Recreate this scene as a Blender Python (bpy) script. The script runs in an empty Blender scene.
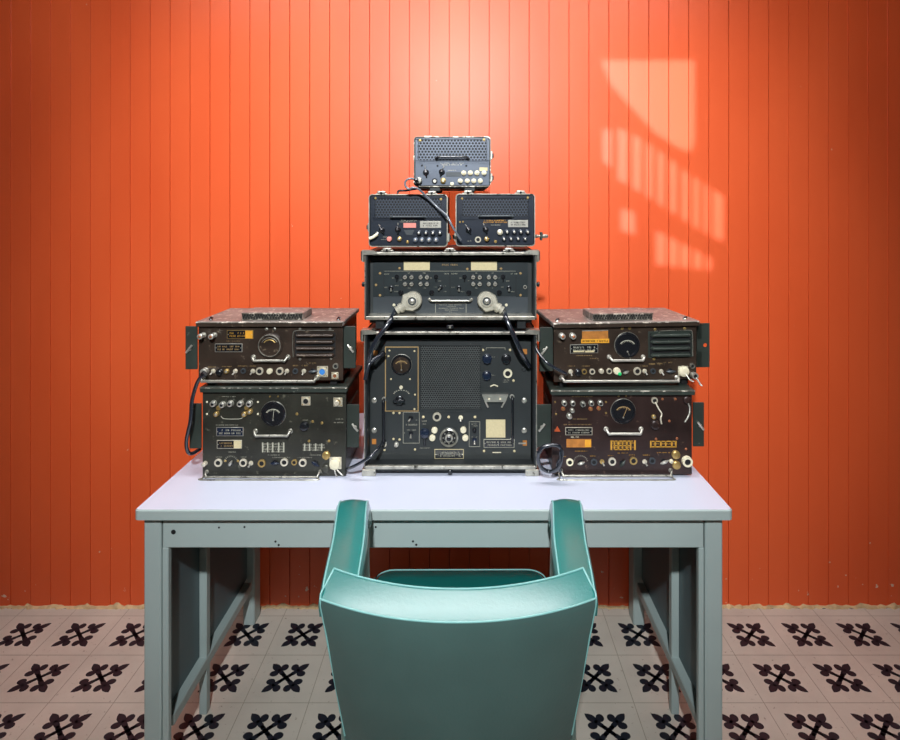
import bpy, math, random
from mathutils import Vector, Matrix
random.seed(7)
SC = bpy.context.scene
COL = SC.collection
PI = math.pi
F = 600.0; VX = 468.0; VY = 215.0; CH = 1.5          # focal length in px, vanishing point, camera height

def pt(px, py, Y):
    return Vector(((px-VX)/F*Y, Y, CH-(py-VY)/F*Y))

# ------------------------------------------------------------------ materials
def srgb(r, g, b):
    f = lambda c: (c/255/12.92) if c/255 <= .04045 else ((c/255+.055)/1.055)**2.4
    return (f(r), f(g), f(b), 1)
MATS = {}
def mat(name, col, rough=.5, metal=0., var=.0, vscale=8., bump=.0, bscale=60., spec=.5, wear=None, wearamt=.0, coat=0., emit=None, estr=0):
    if name in MATS: return MATS[name]
    m = bpy.data.materials.new(name); m.use_nodes = True
    nt = m.node_tree; N = nt.nodes; L = nt.links
    b = N['Principled BSDF']
    b.inputs['Roughness'].default_value = rough; b.inputs['Metallic'].default_value = metal
    b.inputs['Specular IOR Level'].default_value = spec
    b.inputs['Coat Weight'].default_value = coat; b.inputs['Coat Roughness'].default_value = (.3 if 'vinyl' in name else .2)
    tc = N.new('ShaderNodeTexCoord')
    out = None
    nz = N.new('ShaderNodeTexNoise'); nz.inputs['Scale'].default_value = vscale; nz.inputs['Detail'].default_value = 6
    L.new(tc.outputs['Object'], nz.inputs['Vector'])
    cr = N.new('ShaderNodeValToRGB'); cr.color_ramp.elements[0].position = .3; cr.color_ramp.elements[1].position = .7
    c = Vector(col[:3])
    cr.color_ramp.elements[0].color = (*(c*(1-var)), 1); cr.color_ramp.elements[1].color = (*(c*(1+var)), 1)
    L.new(nz.outputs['Fac'], cr.inputs['Fac']); out = cr.outputs['Color']
    if wear is not None:
        n2 = N.new('ShaderNodeTexNoise'); n2.inputs['Scale'].default_value = 55; n2.inputs['Detail'].default_value = 8
        n2.inputs['Roughness'].default_value = .7
        L.new(tc.outputs['Object'], n2.inputs['Vector'])
        r2 = N.new('ShaderNodeValToRGB'); r2.color_ramp.elements[0].position = 1-wearamt-.02; r2.color_ramp.elements[1].position = 1-wearamt+.03
        L.new(n2.outputs['Fac'], r2.inputs['Fac'])
        mx = N.new('ShaderNodeMix'); mx.data_type = 'RGBA'
        L.new(r2.outputs['Color'], mx.inputs[0]); L.new(out, mx.inputs[6]); mx.inputs[7].default_value = wear
        out = mx.outputs[2]
    L.new(out, b.inputs['Base Color'])
    if bump:
        n3 = N.new('ShaderNodeTexNoise'); n3.inputs['Scale'].default_value = bscale; n3.inputs['Detail'].default_value = 3
        L.new(tc.outputs['Object'], n3.inputs['Vector'])
        bp = N.new('ShaderNodeBump'); bp.inputs['Strength'].default_value = bump; bp.inputs['Distance'].default_value = .002
        L.new(n3.outputs['Fac'], bp.inputs['Height']); L.new(bp.outputs['Normal'], b.inputs['Normal'])
    if emit is not None:
        b.inputs['Emission Color'].default_value = emit; b.inputs['Emission Strength'].default_value = estr
    MATS[name] = m
    return m

M = dict(
 ou = mat('olive brown enamel', srgb(58,47,39), .36, .25, .45, 11, .25, 90, wear=srgb(112,98,82), wearamt=.38),
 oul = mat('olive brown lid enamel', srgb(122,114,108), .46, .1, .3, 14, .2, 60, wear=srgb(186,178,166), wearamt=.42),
 ol = mat('dark olive enamel', srgb(50,50,43), .36, .25, .4, 11, .25, 90, wear=srgb(100,98,84), wearamt=.38),
 ro = mat('flare tinted brown enamel', srgb(50,36,33), .36, .25, .45, 11, .25, 90, wear=srgb(104,82,70), wearamt=.37),  # reddish tint of the lens flare is put into this enamel colour
 gr = mat('dark green grey enamel', srgb(46,54,48), .5, .15, .25, 12, .15, 80, wear=srgb(120,124,112), wearamt=.34),
 ch = mat('charcoal panel enamel', srgb(46,50,50), .45, .1, .15, 10, .1, 120, wear=srgb(100,104,104), wearamt=.3),
 chl = mat('grey panel enamel', srgb(58,64,68), .45, .1, .15, 10, .1, 120),
 cs = mat('black case paint', srgb(26,30,32), .5, .1, .3, 20, .2, 60, wear=srgb(90,92,86), wearamt=.33),
 nv = mat('blue black hammered enamel', srgb(31,38,49), .33, .2, .2, 20, .2, 150),
 ga = mat('blue grey enamel', srgb(88,96,109), .35, .2, .15, 14, .1, 120, wear=srgb(80,88,100), wearamt=.36),  # lighter blue grey, mainly the top small set's panel and grille
 rim = mat('worn bare rim metal', srgb(172,170,158), .35, .75, .3, 40, .2, 80, wear=srgb(60,60,54), wearamt=.4),
 alu = mat('dull bright steel', srgb(205,202,190), .3, .7, .15, 60),
 ring = mat('nickel ring', srgb(214,206,184), .32, .45, .12, 80),
 cr = mat('cream plastic', srgb(222,214,184), .5, 0, .06, 60),
 crp = mat('cream paper label', srgb(206,192,150), .8, 0, .06, 200),
 br = mat('aged brass', srgb(178,150,92), .35, .7, .2, 60),
 cu = mat('copper', srgb(176,110,74), .4, .6, .2, 60),
 bk = mat('black bakelite', srgb(22,24,28), .25, 0, .1, 30, coat=.3),
 nb = mat('navy bakelite', srgb(24,34,52), .25, 0, .1, 30, coat=.3),
 hole = mat('black opening', srgb(7,8,10), .7, 0),
 rub = mat('black rubber cord', srgb(30,34,42), .22, 0, .1, 30, spec=.8, coat=.4),
 yl = mat('mustard label', srgb(224,158,40), .6, 0, .1, 100),
 og = mat('orange brown label', srgb(176,112,44), .6, 0, .25, 60),
 pk = mat('salmon plastic', srgb(214,130,118), .5, 0, .05, 60),
 bl = mat('blue plastic insert', srgb(60,130,205), .4, 0, .05, 60),
 gn = mat('green jewel lens', srgb(40,190,110), .2, 0, .05, 60),
 txt = mat('pale engraved lettering', srgb(170,168,150), .6, 0),
 txy = mat('mustard stencilled lettering', srgb(190,140,46), .6, 0, .2, 80),
 tan = mat('tan lettering', srgb(160,132,86), .6, 0),
 warn = mat('orange warning decal', srgb(176,74,28), .6, 0),
 dk = mat('pale grey green desk enamel', srgb(160,174,171), .38, .0, .03, 6, .05, 200),
 dkt = mat('pale lavender linoleum desktop', srgb(200,205,221), .42, 0, .03, 5, .06, 200),
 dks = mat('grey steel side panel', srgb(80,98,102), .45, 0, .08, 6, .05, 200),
 vin = mat('teal vinyl', srgb(0,112,107), .3, 0, .08, 8, .18, 160, spec=.8, coat=1.0),
 vinb = mat('grey green vinyl back', srgb(70,98,94), .3, 0, .08, 8, .12, 180, spec=.6),
 pip = mat('pale teal piping', srgb(128,182,178), .3, 0, .05, 30),
 pst = mat('grey painted steel post', srgb(176,178,170), .35, .2, .05, 10),
 wht = mat('dark grey wall paint', srgb(112,112,114), .8, 0, .03, 3),
 fl = mat('cream cement tile', srgb(206,198,184), .55, 0, .1, 5, .08, 40, wear=srgb(160,146,130), wearamt=.36),
 flj = mat('tile joint', srgb(168,158,142), .8, 0, .1, 20),
 mot = mat('black tile motif', srgb(28,34,44), .5, 0, .15, 30),
 mort = mat('chipped plaster', srgb(206,176,132), .9, 0, .25, 40, .5, 60),
 lampm = mat('lamp housing', srgb(230,230,230), .5, 0),
)

M['web']=mat('grille enamel',srgb(84,88,86),.4,.2,.1,30)  # panel grey lightened to include the light caught by the web
M['webn']=mat('blue black grille enamel',srgb(56,64,76),.35,.2,.1,30)
M['edge']=mat('scuffed enamel edge',srgb(96,92,82),.4,.4,.3,40,.2,80,wear=srgb(210,204,188),wearamt=.46)
M['uch']=mat('green black panel enamel',srgb(34,42,44),.4,.15,.15,20,.15,150)
def wall_mat():
    m = bpy.data.materials.new('orange painted boards'); m.use_nodes = True
    nt = m.node_tree; N = nt.nodes; L = nt.links; b = N['Principled BSDF']
    tc = N.new('ShaderNodeTexCoord')
    mp = N.new('ShaderNodeMapping'); mp.inputs['Scale'].default_value = (1, 1, .35)
    L.new(tc.outputs['Object'], mp.inputs['Vector'])
    n = N.new('ShaderNodeTexNoise'); n.inputs['Scale'].default_value = 3.2; n.inputs['Detail'].default_value = 6
    L.new(mp.outputs['Vector'], n.inputs['Vector'])
    cr = N.new('ShaderNodeValToRGB'); e = cr.color_ramp.elements
    e[0].position = .3; e[0].color = srgb(220,86,40); e[1].position = .7; e[1].color = srgb(230,96,48)
    L.new(n.outputs['Fac'], cr.inputs['Fac'])
    # paint chips: sparse pale flakes, dense only close to the floor
    n2 = N.new('ShaderNodeTexNoise'); n2.inputs['Scale'].default_value = 38; n2.inputs['Detail'].default_value = 5
    L.new(tc.outputs['Object'], n2.inputs['Vector'])
    sp = N.new('ShaderNodeSeparateXYZ'); L.new(tc.outputs['Object'], sp.inputs['Vector'])
    mr = N.new('ShaderNodeMapRange'); mr.inputs[1].default_value = .0; mr.inputs[2].default_value = .3
    mr.inputs[3].default_value = .06; mr.inputs[4].default_value = -.045
    L.new(sp.outputs['Z'], mr.inputs[0])
    ad = N.new('ShaderNodeMath'); ad.operation = 'ADD'
    L.new(n2.outputs['Fac'], ad.inputs[0]); L.new(mr.outputs[0], ad.inputs[1])
    gt = N.new('ShaderNodeMath'); gt.operation = 'GREATER_THAN'; gt.inputs[1].default_value = .73
    L.new(ad.outputs[0], gt.inputs[0])
    mx = N.new('ShaderNodeMix'); mx.data_type = 'RGBA'; mx.inputs[7].default_value = srgb(222,190,168)
    L.new(gt.outputs[0], mx.inputs[0]); L.new(cr.outputs['Color'], mx.inputs[6])
    L.new(mx.outputs[2], b.inputs['Base Color'])
    b.inputs['Roughness'].default_value = .42; b.inputs['Specular IOR Level'].default_value = .45
    n3 = N.new('ShaderNodeTexNoise'); n3.inputs['Scale'].default_value = 90
    L.new(mp.outputs['Vector'], n3.inputs['Vector'])
    bp = N.new('ShaderNodeBump'); bp.inputs['Strength'].default_value = .12; bp.inputs['Distance'].default_value = .002
    L.new(n3.outputs['Fac'], bp.inputs['Height']); L.new(bp.outputs['Normal'], b.inputs['Normal'])
    return m
M['wall'] = wall_mat()

# ------------------------------------------------------------------ mesh collector
class G:
    def __init__(s): s.v = []; s.f = []; s.fm = []; s.sm = []; s.mats = []
    def mi(s, m):
        m = M[m] if isinstance(m, str) else m
        if m not in s.mats: s.mats.append(m)
        return s.mats.index(m)
    def add(s, vs, fs, m, smooth=False):
        o = len(s.v); k = s.mi(m)
        s.v += [tuple(v) for v in vs]
        for f in fs: s.f.append([i+o for i in f]); s.fm.append(k); s.sm.append(smooth)
        return s
    def box(s, x0, x1, y0, y1, z0, z1, m, b=0.):
        if x0 > x1: x0, x1 = x1, x0
        if y0 > y1: y0, y1 = y1, y0
        if z0 > z1: z0, z1 = z1, z0
        b = min(b, (x1-x0)*.45, (y1-y0)*.45, (z1-z0)*.45)
        if b <= 0:
            v = [(x,y,z) for x in (x0,x1) for y in (y0,y1) for z in (z0,z1)]
            f = [(0,1,3,2),(4,6,7,5),(0,4,5,1),(2,3,7,6),(0,2,6,4),(1,5,7,3)]
            return s.add(v, f, m)
        # chamfered box: 24 verts
        X=(x0,x1); Y=(y0,y1); Z=(z0,z1); v=[]; idx={}
        for i in (0,1):
            for j in (0,1):
                for k in (0,1):
                    sx = b if i==0 else -b; sy = b if j==0 else -b; sz = b if k==0 else -b
                    idx[i,j,k,'x']=len(v); v.append((X[i], Y[j]+sy, Z[k]+sz))
                    idx[i,j,k,'y']=len(v); v.append((X[i]+sx, Y[j], Z[k]+sz))
                    idx[i,j,k,'z']=len(v); v.append((X[i]+sx, Y[j]+sy, Z[k]))
        f=[]
        c=[(0,0),(1,0),(1,1),(0,1)]
        for i in (0,1):
            f.append([idx[i,a,b_,'x'] for a,b_ in (c if i else c[::-1])])
            f.append([idx[a,i,b_,'y'] for a,b_ in (c[::-1] if i else c)])
            f.append([idx[a,b_,i,'z'] for a,b_ in (c if i else c[::-1])])
        for i in (0,1):
            for j in (0,1):
                f.append([idx[i,j,0,'x'],idx[i,j,1,'x'],idx[i,j,1,'y'],idx[i,j,0,'y']])
                f.append([idx[i,0,j,'x'],idx[i,1,j,'x'],idx[i,1,j,'z'],idx[i,0,j,'z']])
                f.append([idx[0,i,j,'y'],idx[1,i,j,'y'],idx[1,i,j,'z'],idx[0,i,j,'z']])
        for i in (0,1):
            for j in (0,1):
                for k in (0,1): f.append([idx[i,j,k,'x'],idx[i,j,k,'y'],idx[i,j,k,'z']])
        return s.add(v, f, m)
    def lathe(s, c, prof, m, n=16, axis=(0,-1,0), cap=True):
        """prof: [(radius, distance along axis)]"""
        a = Vector(axis).normalized(); u = a.orthogonal().normalized(); w = a.cross(u)
        c = Vector(c); vs=[]; fs=[]
        for r,d in prof:
            for i in range(n):
                t = 2*PI*i/n; vs.append(c + a*d + (u*math.cos(t)+w*math.sin(t))*max(r,1e-5))
        for k in range(len(prof)-1):
            for i in range(n):
                j=(i+1)%n; fs.append((k*n+i,k*n+j,(k+1)*n+j,(k+1)*n+i))
        if cap: fs.append(tuple(range(n))[::-1]); fs.append(tuple((len(prof)-1)*n+i for i in range(n)))
        return s.add(vs, fs, m, True)
    def tube(s, pts, r, m, n=8, caps=True):
        pts=[Vector(p) for p in pts]; vs=[]; fs=[]; prev=None
        R = r if isinstance(r,(list,tuple)) else [r]*len(pts)
        for k,p in enumerate(pts):
            if k==0: t=pts[1]-p
            elif k==len(pts)-1: t=p-pts[k-1]
            else: t=pts[k+1]-pts[k-1]
            t.normalize()
            if prev is None: u=t.orthogonal().normalized()
            else:
                u=prev-t*prev.dot(t)
                if u.length<1e-6: u=t.orthogonal()
                u.normalize()
            prev=u; w=t.cross(u)
            for i in range(n):
                a=2*PI*i/n; vs.append(p+(u*math.cos(a)+w*math.sin(a))*R[k])
        for k in range(len(pts)-1):
            for i in range(n):
                j=(i+1)%n; fs.append((k*n+i,k*n+j,(k+1)*n+j,(k+1)*n+i))
        if caps: fs.append(tuple(range(n))[::-1]); fs.append(tuple((len(pts)-1)*n+i for i in range(n)))
        return s.add(vs, fs, m, True)
    def prism(s, poly, y0, y1, m):
        """poly of (x,z) extruded in y"""
        n=len(poly); vs=[(x,y0,z) for x,z in poly]+[(x,y1,z) for x,z in poly]
        fs=[tuple(range(n)), tuple(range(n,2*n))[::-1]]+[(i,i+n,(i+1)%n+n,(i+1)%n) for i in range(n)]
        return s.add(vs, fs, m)
    def build(s, name, parent=None, bevel=0., sub=0, norm=True):
        me = bpy.data.meshes.new(name); me.from_pydata(s.v, [], s.f)
        for m in s.mats: me.materials.append(m)
        for i,p in enumerate(me.polygons): p.material_index=s.fm[i]; p.use_smooth=s.sm[i]
        if norm:
            import bmesh
            bm=bmesh.new(); bm.from_mesh(me); bmesh.ops.recalc_face_normals(bm, faces=bm.faces); bm.to_mesh(me); bm.free()
        o = bpy.data.objects.new(name, me); COL.objects.link(o)
        if parent: o.parent = parent
        if any(s.sm):
            try: me.set_sharp_from_angle(angle=math.radians(38))
            except Exception: pass
        if bevel:
            b=o.modifiers.new('b','BEVEL'); b.width=bevel; b.segments=2; b.limit_method='ANGLE'
        if sub:
            b=o.modifiers.new('s','SUBSURF'); b.levels=sub; b.render_levels=sub
        return o

def crom(P, n=8):
    P=[Vector(p) for p in P]; P=[P[0]*2-P[1]]+P+[P[-1]*2-P[-2]]; out=[]
    for i in range(1,len(P)-2):
        a,b,c,d=P[i-1:i+3]
        for k in range(n):
            t=k/n; out.append(.5*((2*b)+(c-a)*t+(2*a-5*b+4*c-d)*t*t+(3*b-a-3*c+d)*t**3))
    out.append(P[-2]); return out

def thing(name, label, cat, loc, rz=0, group=None):
    o=bpy.data.objects.new(name, None); COL.objects.link(o); o.location=loc; o.rotation_euler=(0,0,rz)
    o.empty_display_size=.05; o['label']=label; o['category']=cat
    if group: o['group']=group
    return o
def tag(o, label, cat, group=None):
    o['label']=label; o['category']=cat
    if group: o['group']=group
    return o
def struct(o): o['kind']='structure'; return o

# ------------------------------------------------------------------ device faces: read positions on a real front plane
class Dev:
    def __init__(s, root, Y, rz=0., px0=None):
        s.root=root; s.Y0=root.location.y; s.Y=Y; s.rz=rz; s.o=root.location
        s.s=Y/F; s.c=math.cos(rz); s.sn=math.sin(rz)
    def plane(s, Y): s.Y=Y; s.s=Y/F
    def x(s, px):
        u=(px-VX)/F
        return (u*s.Y-s.o.x)/(s.c-u*s.sn)
    def L(s, px, py, d=0.):
        x=s.x(px); Yw=s.Y+x*s.sn
        return Vector((x, s.Y-s.o.y-d*s.s, CH-(py-VY)/F*Yw-s.o.z))
    def box(s, g, m, px0, py0, px1, py1, d0, d1, b=0.):
        a=s.L((px0+px1)/2, py0); c=s.L((px0+px1)/2, py1)
        y0=s.L(px0,py0,d0).y; y1=s.L(px0,py0,d1).y
        g.box(s.x(px0), s.x(px1), y1, y0, c.z, a.z, m, b*s.s)
    def lat(s, g, m, px, py, prof, n=16, axis=(0,-1,0), cap=True):
        p=s.L(px,py); g.lathe(p, [(r*s.s, d*s.s) for r,d in prof], m, n, axis, cap)
    def part(s, g, name, parent=None, label=None, **k):
        o=g.build(name, parent or s.root, **k)
        if label: o['label']=label
        return o
    # --- fittings
    def screw(s, px, py, r=1.3, m='br'):
        g=G(); s.lat(g,m,px,py,[(r,-.3),(r,.3),(r*.6,.8)],10); s.part(g,'screw')
    def screws(s, pts, r=1.3, m='br'):
        for p in pts: s.screw(*p, r=r, m=m)
    def ring(s, px, py, r=3.8, m='ring', hole='hole', d=1.6, name='socket'):
        g=G(); s.lat(g,m,px,py,[(r*1.05,-.3),(r*1.05,.4),(r,d),(r*.62,d),(r*.55,d-1)],20)
        s.lat(g,hole,px,py,[(r*.6,0),(r*.6,d-.35)],16); s.part(g,name)
    def knob(s, px, py, r=3.5, m='bk', d=3.2, ptr=None, skirt=True, name='knob'):
        g=G()
        if skirt: s.lat(g,m,px,py,[(r*1.15,-.2),(r*1.15,.7),(r,.9),(r*.92,d),(r*.7,d+.4)],18)
        else: s.lat(g,m,px,py,[(r,-.2),(r,d),(r*.8,d+.4)],18)
        for k in range(8):
            a=2*PI*k/8; s.lat(g,m,px+math.cos(a)*r*.93,py+math.sin(a)*r*.93,[(r*.16,.5),(r*.14,d)],6)
        if ptr is not None:
            a=math.radians(ptr); p=s.L(px,py,d+.5); q=s.L(px+math.sin(a)*r*.85,py-math.cos(a)*r*.85,d+.5)
            g.tube([p,q],r*.1*s.s,'txt',5)
        s.part(g,name)
    def toggle(s, px, py, ang=-25, m='ring', l=4.2, base=2.3):
        g=G(); s.lat(g,m,px,py-1,[(base,-.3),(base,.7),(base*.65,.9),(base*.6,1.8)],12)
        a=math.radians(ang); p=s.L(px,py-1,1.2); q=s.L(px+math.sin(a)*l*.8,py-1+math.cos(a)*l*.8,3.5)
        g.tube([p,(p+q)/2,q],[.55*s.s,.7*s.s,1.0*s.s],'alu',8); s.part(g,'toggle_switch')
    def rotary(s, px, py, w=5, ang=20, m='alu', ticks=False):
        g=G(); s.lat(g,'bk',px,py,[(2.6,-.3),(2.6,.8),(2.0,1.0)],16)
        a=math.radians(ang); dx=math.cos(a); dy=-math.sin(a)
        g.tube([s.L(px-dx*w*.8,py-dy*w*.8,1.8), s.L(px-dx*w*.3,py-dy*w*.3,2.4), s.L(px+dx*w*.3,py+dy*w*.3,2.4), s.L(px+dx*w,py+dy*w,1.6)],[.5*s.s,1.5*s.s,1.5*s.s,.5*s.s],m,8)
        s.part(g,'selector_switch')
        if ticks:
            g=G()
            for k in range(11):
                t=math.radians(-75+k*15); x0=px+math.sin(t)*6.2; y0=py-math.cos(t)*6.2
                x1=px+math.sin(t)*7.6; y1=py-math.cos(t)*7.6
                g.tube([s.L(x0,y0,.1),s.L(x1,y1,.1)],.22*s.s,'txt',4)
            s.part(g,'switch_scale')
    def post(s, px, py, r=2.8, m='alu', l=6, cap='alu', name='binding_post'):
        r*=1.15; g=G(); s.lat(g,m,px,py,[(r*1.1,-.3),(r*1.1,.6),(r*.7,.8),(r*.7,l*.4),(r,l*.45),(r,l),(r*.8,l+.3)],14)
        s.lat(g,cap,px,py,[(r*.5,l),(r*.5,l+.6),(r*.35,l+.9)],10); s.part(g,name)
    def flange(s, px, py, w=9, r=3, m='ring', inner='hole', d=1.2, name='flanged_socket'):
        g=G(); h=w/2; s.box(g,m,px-h,py-h,px+h,py+h,-.2,.5,.2)
        s.lat(g,m,px,py,[(r*1.2,.4),(r*1.2,d+.6),(r,d+.7),(r*.9,d)],18)
        s.lat(g,inner,px,py,[(r*.9,.4),(r*.85,d+.4)],16)
        for a in (-1,1):
            for b in (-1,1): s.lat(g,'br',px+a*h*.75,py+b*h*.75,[(.6,.4),(.5,.9)],8)
        s.part(g,name)
    def cap(s, px, py, r=5, m='cr', d=3, name='connector_cap', w=0):
        g=G()
        if w: s.box(g,'ring',px-w/2,py-w/2,px+w/2,py+w/2,-.2,.5,.2)
        s.lat(g,m,px,py,[(r*1.05,-.2),(r*1.05,1),(r,1.2),(r,d),(r*.8,d+.6),(r*.3,d+.7)],20)
        s.part(g,name)
    def chain(s, pts, r=.75, name='chain', m='alu'):
        P=crom([s.L(*p) for p in pts],5); g=G()
        for k,p in enumerate(P):
            if k%1==0: g.lathe(p,[(.3*r*s.s,-r*s.s),(r*s.s,-.5*r*s.s),(r*s.s,.5*r*s.s),(.3*r*s.s,r*s.s)],m,6)
        g.tube(P,.35*s.s,m,5); s.part(g,name)
    def handle(s, px0, px1, py, r=1.2, d=5, m='rim', lift=2, base=None):
        g=G(); b=base if base is not None else py-lift
        P=[s.L(px0,b,-.2),s.L(px0,b,d*.6),s.L(px0+2,py,d),s.L(px0+5,py,d),s.L((px0+px1)/2,py,d),s.L(px1-5,py,d),s.L(px1-2,py,d),s.L(px1,b,d*.6),s.L(px1,b,-.2)]
        g.tube(crom(P,5),r*s.s,m,10)
        for x in (px0,px1): s.lat(g,m,x,b,[(r*1.9,-.2),(r*1.9,.5),(r*1.5,.9)],12)
        s.part(g,'handle')
    def vhandle(s, px, py0, py1, r=1.4, d=6, m='bk'):
        g=G()
        P=[s.L(px,py0,-.2),s.L(px,py0,d*.6),s.L(px,py0+2,d),s.L(px,(py0+py1)/2,d),s.L(px,py1-2,d),s.L(px,py1,d*.6),s.L(px,py1,-.2)]
        g.tube(crom(P,5),r*s.s,m,10)
        for y in (py0,py1): s.lat(g,'alu',px,y,[(r*1.7,-.2),(r*1.7,.5)],12)
        s.part(g,'handle')
    def marks(s, rows, m='txt', name='lettering', parent=None, d=.12):
        """rows: (px0, px1, py, height, rnd gap) - worn engraved characters too small to read"""
        g=G()
        for (x0,x1,y,h) in rows:
            x=x0
            while x<x1:
                w=random.uniform(.45,.95)*h*.75; w=min(w,x1-x)
                if random.random()>.16:
                    k=random.random(); t=h*.2
                    s.box(g,m,x,y-h/2,x+t,y+h/2,-.05,d)
                    if k<.7: s.box(g,m,x,y-h/2,x+w*.8,y-h/2+t,-.05,d)
                    if k>.3: s.box(g,m,x,y+h/2-t,x+w*.8,y+h/2,-.05,d)
                    if .2<k<.6: s.box(g,m,x+w*.8-t,y-h/2,x+w*.8,y+h/2,-.05,d)
                x+=w+h*.22
        if g.f: return s.part(g,name,parent)
    def plate(s, x0,y0,x1,y1, face='bk', rimm='alu', rows=2, tm='txt', patch=None, name='nameplate', edge=.6, label=None):
        g=G(); s.box(g,rimm,x0,y0,x1,y1,-.1,.45,.15); s.box(g,face,x0+edge,y0+edge,x1-edge,y1-edge,0,.6)
        if patch: s.box(g,patch[2],patch[0],y0+edge,patch[1],y1-edge,0,.72)
        for x in (x0+1.4,x1-1.4): s.lat(g,'alu',x,(y0+y1)/2,[(.5,.3),(.4,1.0)],8)
        o=s.part(g,name,label=label)
        if rows:
            xr=(patch[0]-.8 if patch and patch[0]>x0+5 else x1-3)
            hh=(y1-y0-2*edge)/(rows+.6)
            s.marks([(x0+3,xr,y0+edge+hh*(k+.8),hh*.6) for k in range(rows)],tm,'lettering',o,d=.9)
        return o
    def outline(s, x0,y0,x1,y1,w=.35,m='txt',name='outline_marking'):
        g=G()
        s.box(g,m,x0,y0,x1,y0+w,-.05,.12); s.box(g,m,x0,y1-w,x1,y1,-.05,.12)
        s.box(g,m,x0,y0,x0+w,y1,-.05,.12); s.box(g,m,x1-w,y0,x1,y1,-.05,.12)
        s.part(g,name)
    def meter(s, px, py, r, face='hole', scale='txt', lit='bk', needle=-10):
        g=G(); s.lat(g,'bk',px,py,[(r,-.2),(r,1.5),(r*.93,2.4),(r*.82,2.4),(r*.8,1.2)],32)
        s.lat(g,'rim',px,py,[(r*1.03,-.2),(r*1.03,.5),(r*.99,.6)],32)
        o=s.part(g,'dial')
        g=G(); s.lat(g,lit,px,py,[(r*.8,.5),(r*.8,1.3)],32); s.part(g,'dial_face',o)
        g=G(); arc=[s.L(px+math.sin(t)*r*.62,py+r*.12-math.cos(t)*r*.5,1.5) for t in [math.radians(-62+k*12.4) for k in range(11)]]
        g.tube(arc,.4*s.s,scale,5)
        for k in range(9):
            t=math.radians(-56+14*k); a=s.L(px+math.sin(t)*r*.5,py+r*.12-math.cos(t)*r*.38,1.5); b=s.L(px+math.sin(t)*r*.62,py+r*.12-math.cos(t)*r*.5,1.5)
            g.tube([a,b],.25*s.s,scale,4)
        s.part(g,'dial_scale',o)
        g=G(); t=math.radians(needle); g.tube([s.L(px,py+r*.42,1.7),s.L(px+math.sin(t)*r*.5,py+r*.42-math.cos(t)*r*.85,1.7)],.25*s.s,scale,4)
        s.lat(g,'alu',px,py+r*.5,[(.9,1.3),(.7,2)],10); s.part(g,'needle',o)
        return o
    def louvre(s, x0,y0,x1,y1, ys, m):
        g=G(); s.box(g,m,x0,y0,x1,y1,-.2,.5,.3); s.box(g,'hole',x0+1.5,y0+2,x1-1.5,y1-1.5,.3,.6)
        for y in ys:
            a=s.L(x0+2,y,0); b=s.L(x1-2,y,0); k=s.s
            sec=[(.0,2.3),(-2.6,1.7),(-3.8,.2),(-3.6,-1.4),(-.4,-1.6)]
            vs=[]
            for q,(xx,tp) in enumerate(((a.x,.2),(a.x+2*k,1),(b.x-2*k,1),(b.x,.2))):
                for dy,dz in sec: vs.append((xx,a.y-.3*k+dy*k*tp,a.z-dz*k*-.9*tp))
            fs=[]
            for q in range(3):
                for t in range(4): fs.append((q*5+t,q*5+t+1,q*5+t+6,q*5+t+5))
            fs.append(tuple(range(5))); fs.append(tuple(range(15,20)))
            g.add(vs,fs,m,True)
        s.part(g,'louvred_vent')
    def frameline(s, x0,y0,x1,y1,m='rim'):
        pass
    def grille(s, x0,y0,x1,y1,pitch,m,back='hole',web=.3,lift=1.2,name='perforated_grille',border=None):
        g=G(); s.box(g,back,x0,y0,x1,y1,-.2,.2)
        pt_=pitch; rh=pt_*.866; row=0; y=y0+pt_*.4; R=pt_/math.sqrt(3); ri=R*(1-web)
        while y<y1-.2:
            x=x0+pt_*.5+(pt_/2 if row%2 else 0)
            while x<x1-pt_*.3:
                vs=[]
                for rr in (R,ri):
                    for k in range(6):
                        t=math.radians(60*k+30); q=s.L(x,y,lift)
                        vs.append((q.x+math.cos(t)*rr*s.s,q.y,q.z+math.sin(t)*rr*s.s))
                for k in range(6): vs.append((vs[6+k][0],vs[6+k][1]+.9*s.s,vs[6+k][2]))
                fs=[(k,(k+1)%6,6+(k+1)%6,6+k) for k in range(6)]+[(6+k,6+(k+1)%6,12+(k+1)%6,12+k) for k in range(6)]
                g.add(vs,fs,m)
                x+=pt_
            y+=rh; row+=1
        # plain border strips around the holes
        e=pt_*.55
        for bx in ((x0-e,y0-e,x1+e,y0+e*.3),(x0-e,y1-e*.3,x1+e,y1+e),(x0-e,y0,x0+e*.5,y1),(x1-e*.5,y0,x1+e,y1)):
            s.box(g,border or m,*bx,-.1,lift)
        s.part(g,name,norm=False)

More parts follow.
